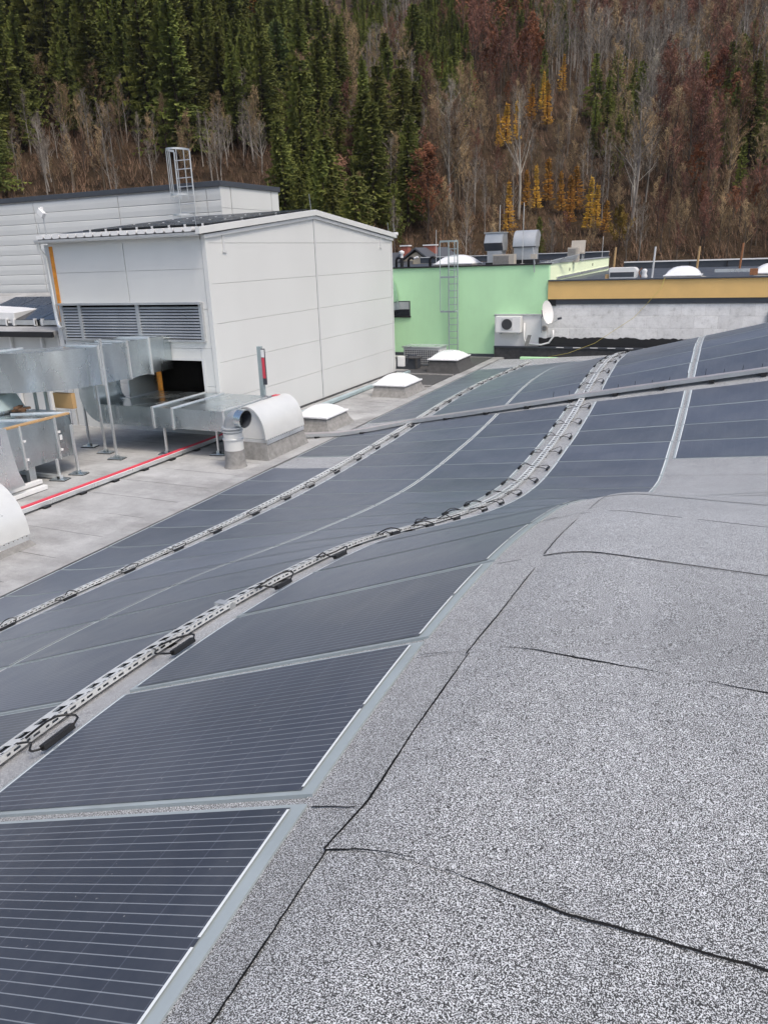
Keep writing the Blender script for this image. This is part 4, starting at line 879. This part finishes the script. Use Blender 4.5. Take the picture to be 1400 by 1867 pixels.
# barrel hoods
def barrel(label, x0, x1, y0, y1, zc, hz, ch):
    t = thing('barrel_hood', label, 'vent hood', ((x0 + x1)/2, (y0 + y1)/2, Z0), 'white barrel hoods')
    cx, hw = (x0 + x1)/2, (x1 - x0)/2; A = np.linspace(0, pi, 22); f = .07
    cb = MB(); lo = [(x0 - f, y0 - f, Z0), (x1 + f, y0 - f, Z0), (x1 + f, y1 + f, Z0), (x0 - f, y1 + f, Z0)]; hi = [(x0 + .03, y0 + .03, Z0 + ch), (x1 - .03, y0 + .03, Z0 + ch), (x1 - .03, y1 - .03, Z0 + ch), (x0 + .03, y1 - .03, Z0 + ch)]
    for i in range(4): cb.quad(lo[i], lo[(i + 1) % 4], hi[(i + 1) % 4], hi[i])
    cb.quad(*hi); build(cb, 'curb', 'curb', t)
    build(MB().box(x0 - .01, x1 + .01, y0 + .02, y1 - .0, zc - .10, zc - .004), 'skirt', 'galv_bright', t)
    mb = MB()
    def ring(k, yv): return [(cx + hw*k*cos(a), yv, zc + hz*k*sin(a)) for a in A]
    mb.grid([ring(1.02, y0 - .03), ring(1.02, y1 + .03)]); mb.grid([ring(.985, y0 - .03), ring(.985, y1 + .03)]); mb.grid([ring(1.02, y0 - .03), ring(.985, y0 - .03)]); mb.grid([ring(1.02, y1 + .03), ring(.985, y1 + .03)])
    build(mb, 'barrel_sheet', 'white_metal', t, smooth=True)
    for yv in (y0 + .03, y1 - .03):
        k = len(ring(.98, yv)); mb = MB(); R = ring(.98, yv); mb.quad(*R); build(mb, 'end_plate', 'white_metal', t)
    n = int((y1 - y0)/.08)
    for i in range(n): build(MB().box(x1 + .008, x1 + .018, y0 + .05 + i*.08, y0 + .062 + i*.08, zc - .02, zc - .006), 'rivet', 'curb', t)
    return t
b1 = barrel('white barrel-shaped vent hood on a felt curb in front of the gable wall', -9.26, -8.42, 12.8, 14.3, -3.47, .66, .40)
build(MB().box(-8.98, -8.86, 14.0, 14.15, -2.815, -2.79), 'warning_sticker', 'red', b1)
barrel('white barrel-shaped hood cut by the left frame edge', -10.6, -9.18, 5.2, 7.45, -3.72, .80, .16)

# bent exhaust pipe
t = thing('exhaust_pipe', 'grey bent exhaust pipe on a felt collar beside the barrel hood', 'exhaust pipe', (-8.8, 12.2, Z0)); cx, cyp = -8.78, 12.18
build(MB().lathe((cx, cyp, Z0), [(.24, 0), (.215, .03), (.2, .1), (.195, .36)], 20), 'collar', 'curb', t, smooth=True)
build(MB().lathe((cx, cyp, Z0), [(.19, .33), (.19, .70)], 20), 'sleeve', 'white_metal', t, smooth=True)
for z in (.56, .72, .78): build(MB().lathe((cx, cyp, Z0 + z), [(.19, 0), (.212, .01), (.212, .035), (.19, .045)], 20), 'clamp_ring', 'galv_bright', t, smooth=True)
R = .24; pts = [(cx, cyp, Z0 + .66)] + [(cx + R*(1 - cos(a)), cyp - .05*(1 - cos(a)), Z0 + .78 + R*sin(a)) for a in np.linspace(0, pi/2*.95, 8)] + [(cx + R + .14, cyp - .07, Z0 + .78 + R - .02)]
mb = MB().tube(pts, .168, 20, False); build(mb, 'bend', 'galv_matt', t, smooth='all')
build(MB().tube(pts[-4:], .155, 20, False), 'inner_lining', 'dark_trim', t, smooth='all')
build(MB().tube([pts[-2], pts[-1]], .176, 20, False), 'rim', 'galv', t, smooth='all')

# ------------------------------------------------------------------ ground, hill
def dr(D, r): return r*cos(AZ) - D*sin(AZ), D*cos(AZ) + r*sin(AZ)
tag(build(MB().box(-500, 500, -300, 600, -11.3, -11), 'ground', 'ground', at=(0, 0, -11)), kind='structure', label='dark yard ground below the roofs')
D0, SL = 80., .52
def hill_z(D, r):
    D = np.asarray(D, float); r = np.asarray(r, float)
    e = np.maximum(D - D0 - .04*r, 0); s = np.minimum(e, 15)
    z = -11.2 + SL*(e - s + s*s/30) + 1.3*np.sin(r*.07 + D*.03)*np.minimum(1, e/20) + .8*np.sin(r*.19 - D*.11)*np.minimum(1, e/20)
    return np.where(D > 300, z - (D - 300)*.4, z)
mb = MB(); P = []
for D in np.concatenate([np.arange(70, 230, 4.), np.arange(230, 460, 12.)]):
    row = []
    for r in np.linspace(-1.3*max(D, 150), 1.3*max(D, 150), 80):
        x, y_ = dr(D, r); row.append((x, y_, float(hill_z(D, r))))
    P.append(row)
mb.grid(P); tag(build(mb, 'hill', 'litter', at=(0, 0, -11), smooth='all'), kind='structure', label='steep wooded hillside covered in brown leaf litter')

# ------------------------------------------------------------------ trees
def spruce_mesh(h, R, levels, per, sprays, seed, narrow=.75, low=.1, sz=1., droop=.38):
    rg = np.random.default_rng(seed); tv, tf, cv, cf = [], [], [], []
    mb = MB().tube([(0, 0, -.6), (.03, 0, h*.4), (0, .03, h*.8), (0, 0, h)], [.26*h/20, .19*h/20, .08*h/20, .01], 6, False)
    V = []; p1, p2, am = rg.random()*6.28, rg.random()*6.28, .12 + .25*rg.random(); lv = np.convolve(rg.random(levels + 4), np.ones(3)/3, 'same')
    bend = (rg.random(2) - .5)*.05
    for L in range(levels):
        z = h*(low + (.975 - low)*((L + rg.random()*.6)/levels)); base = R*((1 - z/h)**narrow)*(.50 + .95*lv[L + 2]) + .1
        gap = rg.random() < .10; ox, oy = bend[0]*z*z/h, bend[1]*z*z/h
        for b in range(per):
            if (gap and rg.random() < .6) or rg.random() < .07: continue
            a = 2*pi*(b + rg.random()*.9)/per; rad = base*(.6 + .6*rg.random())*(1 + am*sin(a + p1) + .8*am*sin(2*a + p2 + z*.25)); co, si = cos(a), sin(a); dp = droop*(.6 + .8*rg.random())
            for s in np.linspace(.22, 1, sprays):
                q = rad*s; zz = z - dp*q + .16*q*s + .12*(rg.random() - .5); jx = .18*(rg.random() - .5) + ox; jy = .18*(rg.random() - .5) + oy
                px, py = q*co + jx, q*si + jy
                w = (.20 + .16*rg.random())*sz*(1.25 - .55*s); ln = (.42 + .4*rg.random())*sz
                V += [(px - si*w, py + co*w, zz - .05), (px + si*w, py - co*w, zz - .05*rg.random()), (px + co*ln, py + si*ln, zz - ln*(.15 + .4*rg.random()))]
                V += [(px - co*.12, py - si*.12, zz + .03), (px + co*ln*.8 - si*w*.7, py + si*ln*.8 + co*w*.7, zz - .1), (px + co*ln*.35 + si*.1, py + si*ln*.35, zz - ln*(.5 + .5*rg.random()))]
    for k in range(5):
        a = rg.random()*6.28; V += [(.09*cos(a), .09*sin(a), h*.965), (-.09*cos(a), -.09*sin(a), h*.965), (0, 0, h*1.015)]
    cr = MB(); cr.v = V; cr.f = [(i, i + 1, i + 2) for i in range(0, len(V), 3)]
    return mb, cr
def bare_mesh(h, seed, limbs=16, subs=6, twigs=9, leaf=0, spread=.42, tw=.030, lsz=.16, start=.3, segs=4):
    rg = np.random.default_rng(seed); tr = MB(); V = []
    lean = (rg.random(2) - .5)*.12*h
    stem = lambda s: Vector((lean[0]*s*s + .12*sin(s*7 + seed), lean[1]*s*s + .12*cos(s*6 + seed*2), h*.93*s - .5*(1 - s)))
    r0 = .20*h/15
    tr.tube([stem(s) for s in np.linspace(0, 1, 8)], [r0*(1 - .9*s) + .008 for s in np.linspace(0, 1, 8)], 5, False)
    def thin(p, q, w):
        d = (q - p); n = d.cross(Vector((rg.random() - .5, rg.random() - .5, rg.random() - .5)))
        if n.length < 1e-6: return
        n = n.normalized()*w; V.extend([tuple(p + n), tuple(p - n), tuple(q)])
    ends = []
    for i in range(limbs):
        s = start + (.97 - start)*(i + rg.random()*.8)/limbs; p = stem(s); a = 2.4*i + rg.random()*1.2
        L = h*spread*(1.08 - s)*(.6 + .6*rg.random()) + .5; s = float(s); el = .75 + .35*rg.random() + .25*s
        d = Vector((cos(a)*cos(el), sin(a)*cos(el), sin(el))); pts = [p]
        for k in range(segs):
            d = (d + Vector((rg.random() - .5, rg.random() - .5, rg.random()*.5))*.3).normalized(); pts.append(pts[-1] + d*(L/segs))
        rr = r0*.42*(1.1 - s); tr.tube(pts, [rr*(1 - .8*k/segs) + .006 for k in range(segs + 1)], 3, False)
        for j in range(subs):
            u = .2 + .8*(j + rg.random())/subs; k = min(int(u*segs), segs - 1); q = pts[k].lerp(pts[k + 1], u*segs - k if u*segs - k <= 1 else 1)
            b = rg.random()*6.28; dd = (d + Vector((cos(b), sin(b), .25))*.75).normalized(); SLn = L*.38*(.5 + .8*rg.random())*(1.2 - .5*u) + .25
            m1 = q + dd*SLn*.5 + Vector((rg.random() - .5, rg.random() - .5, rg.random()*.4))*SLn*.15; e = m1 + (dd + Vector((0, 0, .35))).normalized()*SLn*.5
            thin(q, m1 + (m1 - q)*.15, tw*1.25); thin(m1, e, tw)
            for w in range(twigs):
                f = rg.random(); o = q.lerp(m1, f*2) if f < .5 else m1.lerp(e, f*2 - 1); b = rg.random()*6.28
                td = (dd*.8 + Vector((cos(b), sin(b), .3 + .3*rg.random()))).normalized(); tl = (.25 + .6*rg.random())*h/15
                o2 = o + td*tl; thin(o, o2, tw*.62); ends.append((o, o2))
    if leaf:
        for k in range(leaf):
            o, o2 = ends[int(rg.random()*len(ends))]; p = o.lerp(o2, .2 + rg.random()) + Vector((rg.random() - .5, rg.random() - .5, rg.random() - .5))*.35
            a = Vector((rg.random() - .5, rg.random() - .5, rg.random() - .5)).normalized()*lsz*(.6 + .8*rg.random()); b = a.orthogonal().normalized()*lsz*(.4 + .4*rg.random())
            V.extend([tuple(p + a), tuple(p + b - a*.4), tuple(p - b - a*.4)])
    cr = MB(); cr.v = V; cr.f = [(i, i + 1, i + 2) for i in range(0, len(V), 3)]
    return tr, cr
KINDS = {}
def proto(kind, mats, gens):
    KINDS[kind] = []
    for tr, cr in gens:
        out = []
        for mb, mt in ((tr, mats[0]), (cr, mats[1])):
            me = bpy.data.meshes.new(kind); v = np.array(mb.v)*S; me.from_pydata(v.tolist(), [], mb.f); me.materials.append(M[mt]); out.append(me)
        KINDS[kind].append((out[0], out[1], tr, cr))
proto('spruce', ('bark', 'needle'), [spruce_mesh(20, r, 46, 8, 6, 20 + i, n) for i, (r, n) in enumerate(((3.7, .8), (3.2, .7), (4.2, .85), (3.4, .6), (2.6, .8), (4.0, .65), (3.0, .95)))])
proto('pine', ('bark', 'needle_light'), [spruce_mesh(19, 3.0, 26, 8, 6, 61, .55, .2, 1.25, .12)])
proto('larch', ('bark', 'larch'), [spruce_mesh(12, 1.9, 26, 5, 4, 70 + i, 1.15, .14, .75, .1) for i in range(4)])
proto('bare_grey', ('bark_pale', 'twig_grey'), [bare_mesh(15, 31 + i, 17, 6, 8) for i in range(3)])
proto('bare_brown', ('bark', 'twig_brown'), [bare_mesh(15, 41 + i, 17, 6, 9, 500, lsz=.10) for i in range(3)])
proto('bare_red', ('bark', 'twig_red'), [bare_mesh(15, 51 + i, 17, 6, 9, 1000, lsz=.13) for i in range(3)])
proto('beech', ('bark', 'beech'), [bare_mesh(13, 81 + i, 18, 6, 7, 3800, .5, lsz=.17, start=.15) for i in range(2)])
proto('yellow_tree', ('bark', 'yellow_leaf'), [bare_mesh(9, 91, 16, 6, 6, 2600, .5, lsz=.16, start=.12)])
NAMES = {'spruce': ('spruce_tree', 'spruce'), 'pine': ('pine_tree', 'pine'), 'larch': ('larch_tree', 'larch'), 'bare_grey': ('bare_tree', 'tree'), 'bare_brown': ('bare_tree', 'tree'),
         'bare_red': ('bare_tree', 'tree'), 'beech': ('beech_tree', 'tree'), 'yellow_tree': ('yellow_tree', 'tree')}
NAT_H = {'spruce': 20, 'pine': 19, 'larch': 12, 'bare_grey': 15, 'bare_brown': 15, 'bare_red': 15, 'beech': 13, 'yellow_tree': 9}
def plant(kind, D, r, h, label=None, group=None):
    x, y_ = dr(D, r); z = float(hill_z(D, r)); vs_ = KINDS[kind]; v = vs_[int(RNG.random()*len(vs_))]
    nm, cat = NAMES[kind]; o = bpy.data.objects.new(nm, None); COL.objects.link(o); sc = h/NAT_H[kind]
    o.location = (x*S, y_*S, z*S); o.rotation_euler = (0, 0, RNG.random()*6.28); o.scale = (sc*(.85 + .5*RNG.random()),)*2 + (sc,)
    for me, pn in ((v[0], 'trunk'), (v[1], 'crown')):
        c = bpy.data.objects.new(pn, me); COL.objects.link(c); c.parent = o
    return tag(o, label, cat, group)
# where things stand on the slope, by bearing (px, the photograph's column) and distance
def bearing(px): return (px - 669)/1555.
def px_of(D, r): return 669 + 1555*r/D
def ypx(D, r, z): return 496 - .041*px_of(D, r) - 1467*z/D + .0
SPECIAL = []
def special(kind, px, ytop, h, label, group):
    D = np.arange(92, 300, .5); r = bearing(px)*D; y = ypx(D, r, hill_z(D, r) + h); k = int(np.argmin(np.abs(y - ytop)))
    SPECIAL.append((float(D[k]), float(r[k]), px, ytop, float(ypx(D[k], r[k], hill_z(D[k], r[k]))))); plant(kind, float(D[k]), float(r[k]), h, label, group)
special('pine', 505, 95, 17, 'light green pine with loose layered branches above the hall', None)
special('larch', 468, -25, 20, 'tall orange larch at the top edge above the hall', None)
special('beech', 772, 285, 12, 'dense rust-red beech beside the gable building corner', None)
special('yellow_tree', 1140, 378, 6.2, 'rounded yellow-green tree above the ochre roof', None)
special('bare_grey', 945, 185, 18, 'tall pale bare tree rising in the middle of the slope', None)
special('bare_grey', 1165, 185, 18, 'tall pale bare tree with white trunk on the right slope', None)
special('bare_grey', 465, 245, 8, 'pale bare tree just right of the caged ladder foot', None)
special('spruce', 735, 230, 15, 'bright green spruce directly above the gable corner', None)
special('spruce', 985, 395, 6, 'small dark spruce right of the rounded exhaust cowl', None)
special('spruce', 1372, 140, 15, 'dark spruce standing alone near the right edge', None)
special('beech', 1305, 130, 9, 'reddish beech high on the right slope', None)
LX = (905, 918, 938, 965, 985, 993, 1020, 628, 925, 960, 978, 1000, 1025, 1042, 1053, 1080, 1092, 1112)
for i, (px, yt, hh) in enumerate(((905, 232, 6), (918, 215, 7), (938, 212, 7), (965, 185, 6.5), (985, 165, 7), (993, 180, 8), (1020, 140, 7), (628, 35, 6), (925, 340, 8), (960, 320, 6), (978, 312, 7), (1000, 300, 7), (1025, 322, 6.5), (1042, 328, 7.5), (1053, 312, 7), (1080, 328, 8), (1092, 342, 7), (1112, 368, 5))):
    special('larch', px, yt, hh, 'golden larch %s, %s from left of the golden ones' % ('alone high up above the gable ridge' if px < 700 else ('above the ochre roof' if yt > 290 else 'halfway up the slope'), ordinal(1 + sum(1 for q_ in LX if q_ < px))), 'golden larches on the slope')
BX = (40, 75, 112, 150, 170, 205, 240, 290, 330, 400, 20, 135)
for i, (px, yt, hh) in enumerate(((40, 205, 10), (75, 150, 12), (112, 190, 11), (150, 200, 10), (170, 160, 12), (205, 225, 9), (240, 235, 8), (290, 210, 10), (330, 235, 9), (400, 240, 8), (20, 240, 8), (135, 260, 7))):
    special('bare_brown' if i % 3 else 'bare_grey', px, yt, hh, 'slender bare tree at the spruce stand foot behind the hall, %s from left' % ordinal(1 + sum(1 for q_ in BX if q_ < px)), 'bare trees behind the hall')

cand = []; D = 86.
while D < 224:
    rmax = .60*D; r = -rmax
    while r < rmax:
        pxa = px_of(D, r); step = 5.2 if pxa < 480 else (4.0 if pxa < 740 else 2.7)
        d = D + (RNG.random() - .5)*step*.95; rr = r + (RNG.random() - .5)*step*.85; r += step
        px = px_of(d, rr); zb = float(hill_z(d, rr)); yb_ = ypx(d, rr, zb); ym = yb_ - 45
        inside = lambda cx, cy_, rx, ry: ((px - cx)/rx)**2 + ((ym - cy_)/ry)**2 < 1
        u = RNG.random(); v = RNG.random()**1.3
        if px < 470:                        # dark spruce stand, bare trees along its foot
            if d < 122: continue
            pc = .97 if ym < 232 or px < 15 else (.55 if ym < 270 else .25)
        elif px < 570: pc = .74 if ym > 120 else .6
        elif px < 750: pc = .5 if ym > 215 else (.85 if inside(620, 70, 110, 75) else .15)
        else:
            pc = .03
            if inside(805, 130, 50, 130) or inside(960, 60, 90, 55): pc = .85
            if inside(1370, 200, 50, 110) or inside(1120, 230, 60, 70): pc = .55
            if inside(985, 400, 30, 50): pc = .5
        if px > 640 and d < 104: continue
        if u < pc:
            k = 'spruce'; h = 14 + 13*v if px < 480 else (9.5 + 12*v if px < 600 else 8 + 11*v)
            if px > 760: h = 7 + 4.5*v
            if ym < 125 and px > 520: h = 6 + 3*v
        else:
            h = 8.5 + 6.5*v; w = RNG.random()
            if px < 480: h = 6.5 + 5*v
            if px > 1200 and ym > 200: k = 'bare_red' if w < .5 else ('beech' if w < .62 else 'bare_brown')
            elif inside(870, 60, 70, 70) or inside(880, 150, 110, 45) or inside(1300, 190, 30, 60): k = 'beech' if w < .45 else 'bare_red'
            elif ym < 110: k = 'bare_red' if w < .45 else ('bare_brown' if w < .75 else 'bare_grey')
            elif 960 < px < 1260 and ym < 260: k = 'bare_grey' if w < .8 else 'bare_brown'
            elif px < 480: k = 'bare_grey' if w < .6 else 'bare_brown'
            else: k = 'bare_brown' if w < .55 else ('bare_grey' if w < .92 else 'bare_red')
            if 850 < px < 1120 and ym > 160: h *= .6
            if px > 640 and d < 118: h = 5 + 3.5*v
        if k == 'beech': h *= .75
        ok = True; yt = ypx(d, rr, zb + h); cw = 1467/d*h*.10
        for (a, b, sx, s0, s1) in SPECIAL:
            if (d - a)**2 + (rr - b)**2 < 5: ok = False
            if d < a and abs(px - sx) < cw + 7 and yt < s1 - .35*(s1 - s0): ok = False
        if ok: cand.append((d, rr, k, h))
    D += 3.1 if D > 140 else 2.7
for i in range(40):
    d = 123 + 20*RNG.random(); px = 8 + 455*RNG.random(); cand.append((d, bearing(px)*d, 'bare_grey' if RNG.random() < .55 else 'bare_brown', 5.5 + 5*RNG.random()))
def far_score(c): return c[3]/c[0] - (1 if abs(px_of(c[0], c[1]) - 700) > 740 else 0)
cand.sort(key=far_score, reverse=True)
def where(px, ym):
    spots = ((130, 'above the floodlight'), (290, 'left of the caged ladder'), (360, 'behind the caged ladder'), (510, 'above the right end of the hall'), (640, 'above the gable ridge'), (740, 'above the far gable corner'), (870, 'above the wall ladder'), (1000, 'above the exhaust cowls'), (1110, 'above the lime wall'), (1300, 'above the ochre roof dome'), (9999, 'near the right edge'))
    return ('high up ' if ym < 95 else ('halfway up ' if ym < 230 else 'low down ')) + next(n_ for x_, n_ in spots if px < x_)
LAB = {'spruce': ('dark green spruce', 'spruces on the slope'), 'bare_grey': ('pale grey bare tree', 'pale bare trees on the slope'), 'bare_brown': ('brown fine-twigged bare tree', 'brown bare trees on the slope'),
       'bare_red': ('reddish brown bare tree', 'reddish bare trees on the slope'), 'beech': ('rust-leaved beech', 'rust coloured beeches on the slope')}
N_IND = 270
plan, bins = [], {}
for d, rr, k, h_ in cand[:N_IND]:
    px = px_of(d, rr); ym = ypx(d, rr, float(hill_z(d, rr)) + h_*.6); nat = {'spruce': 16, 'beech': 8}.get(k, 10.5)
    base = '%s %s %s' % ('tall' if h_ > nat else 'smaller', LAB[k][0], where(px, ym)); bins.setdefault(base, []).append(px); plan.append((k, d, rr, h_, base, px))
for k, d, rr, h_, base, px in plan:
    m_ = sorted(bins[base]); n_ = m_.index(px) + 1
    plant(k, d, rr, h_, base + (', %s from left' % ordinal(n_) if len(m_) > 1 else ''), LAB[k][1])
# the rest of the wood reads as one mass
far = {}
for kind, gens, mats in (('spruce', [spruce_mesh(20, r, 30, 6, 5, 220 + i, n, sz=1.35) for i, (r, n) in enumerate(((3.3, .95), (2.8, .9)))], ('bark', 'needle')),
                         ('bare_grey', [bare_mesh(15, 231 + i, 14, 5, 8, tw=.045) for i in range(2)], ('bark_pale', 'twig_grey')), ('bare_brown', [bare_mesh(15, 241 + i, 14, 5, 8, 300, tw=.045, lsz=.14) for i in range(2)], ('bark', 'twig_brown')),
                         ('bare_red', [bare_mesh(15, 251 + i, 14, 5, 8, 450, tw=.045, lsz=.16) for i in range(2)], ('bark', 'twig_red')), ('beech', [bare_mesh(13, 281, 12, 5, 4, 1300, .5, lsz=.26, start=.15)], ('bark', 'beech'))):
    vs_, tri, mi = [], [], []; off = 0
    prep = []
    for tr, cr in gens:
        tf = []
        for f in tr.f: tf += [(f[0], f[i], f[i + 1]) for i in range(1, len(f) - 1)]
        n = len(tr.v); prep.append((np.array(tr.v + cr.v), np.array(tf + [tuple(i + n for i in f) for f in cr.f]), len(tf)))
    for d, rr, k, h_ in cand[N_IND:]:
        if k != kind: continue
        V, T, nt = prep[int(RNG.random()*len(prep))]; a = RNG.random()*6.28; sc = h_/NAT_H[kind]; x, y_ = dr(d, rr)
        W = np.empty_like(V); W[:, 0] = (V[:, 0]*cos(a) - V[:, 1]*sin(a))*sc + x; W[:, 1] = (V[:, 0]*sin(a) + V[:, 1]*cos(a))*sc + y_; W[:, 2] = V[:, 2]*sc + float(hill_z(d, rr))
        vs_.append(W); tri.append(T + off); off += len(W); m_ = np.ones(len(T), int); m_[:nt] = 0; mi.append(m_)
    if not vs_: continue
    vs_ = np.concatenate(vs_)*S; tri = np.concatenate(tri); mi = np.concatenate(mi); me = bpy.data.meshes.new('far_wood')
    me.vertices.add(len(vs_)); me.vertices.foreach_set('co', vs_.ravel()); me.loops.add(tri.size); me.loops.foreach_set('vertex_index', tri.ravel().astype(np.int32))
    me.polygons.add(len(tri)); me.polygons.foreach_set('loop_start', np.arange(0, tri.size, 3, dtype=np.int32)); me.polygons.foreach_set('material_index', mi.astype(np.int32))
    for q_ in mats: me.materials.append(M[q_])
    me.update(calc_edges=True); o = bpy.data.objects.new({'spruce': 'distant_spruce_wood', 'bare_grey': 'distant_grey_wood', 'bare_brown': 'distant_brown_wood', 'bare_red': 'distant_red_wood', 'beech': 'distant_beech_wood'}[kind], me); COL.objects.link(o)
    tag(o, {'spruce': 'far spruces merging into one dark mass up the slope', 'bare_grey': 'far pale bare trees merging into one mass up the slope', 'bare_brown': 'far brown bare trees merging into one mass', 'bare_red': 'far reddish bare trees merging into one mass', 'beech': 'far rust-leaved beeches merging into one mass'}[kind], 'forest', kind='stuff')

# brushwood between the trunks
rg = np.random.default_rng(5); V = []
for i in range(13000):
    d = 84 + 135*rg.random()**1.2; rr = (rg.random()*2 - 1)*.6*d
    if d - D0 - .04*rr < 1: continue
    x, y_ = dr(d, rr); z = float(hill_z(d, rr)); hh = .8 + 3.0*rg.random()**2
    for k in range(9):
        a = rg.random()*6.28; q = hh*(.25 + .5*rg.random()); w = .022 + .03*rg.random(); b = a + 1.5
        o_ = np.array((x + (rg.random() - .5)*.8, y_ + (rg.random() - .5)*.8, z + hh*.4*rg.random()))
        V += [tuple(o_ + np.array((cos(b)*w, sin(b)*w, 0))), tuple(o_ - np.array((cos(b)*w, sin(b)*w, 0))), tuple(o_ + np.array((cos(a)*q, sin(a)*q, hh*(.4 + .6*rg.random()))))]
mb = MB(); mb.v = V; mb.f = [(i, i + 1, i + 2) for i in range(0, len(V), 3)]
tag(build(mb, 'brushwood', 'twig_brown', at=(0, 0, -11)), 'brown brushwood covering the ground between the trees', 'brushwood', kind='stuff')

# thin autumn haze over the valley
hz = bpy.data.materials.new('valley_air'); hz.use_nodes = True; hn = hz.node_tree.nodes; hn.remove(hn['Principled BSDF'])
pv_ = hn.new('ShaderNodeVolumePrincipled'); pv_.inputs['Color'].default_value = (.86, .89, .94, 1); pv_.inputs['Density'].default_value = .00007; pv_.inputs['Anisotropy'].default_value = .2
hz.node_tree.links.new(pv_.outputs[0], hn['Material Output'].inputs['Volume']); M['haze'] = hz
tag(build(MB().box(-950, 950, -330, 980, -12.5, 165), 'haze', 'haze', at=(0, 0, -12.5)), 'thin pale haze in the valley air', 'haze', kind='stuff')

# house with red chimneys beyond the green roof
o = thing('house', 'small house with slate roof and two red chimneys behind the green roof', 'house', (-20.2, 51, -11))
build(MB().prism([(-19.0 - 2.4, 50, -11), (-18.6, 50, -11), (-18.6, 50, -.75), (-19.9, 50, .15), (-21.4, 50, -.75)], (0, 6, 0)), 'wall', 'cream', o)
build(MB().prism([(-21.7, 49.8, -.95), (-19.9, 49.8, .3), (-18.2, 49.8, -.9), (-18.2, 49.8, -.78), (-19.9, 49.8, .42), (-21.7, 49.8, -.83)], (0, 6.4, 0)), 'roof', 'tile', o)
build(MB().prism([(-23.5, 49.0, -1.0), (-23.5, 51, .15), (-23.5, 53, -1.0)], (3.4, 0, 0)), 'wing_roof', 'tile', o)
for x0, x1, yv in ((-21.05, -20.55, 50.2), (-20.1, -19.3, 52)):
    c = build(MB().box(x0, x1, yv, yv + .5, -.5, .52), 'chimney', 'brick', o); build(MB().box(x0 - .06, x1 + .06, yv - .06, yv + .56, .52, .60), 'cap', 'white', c)
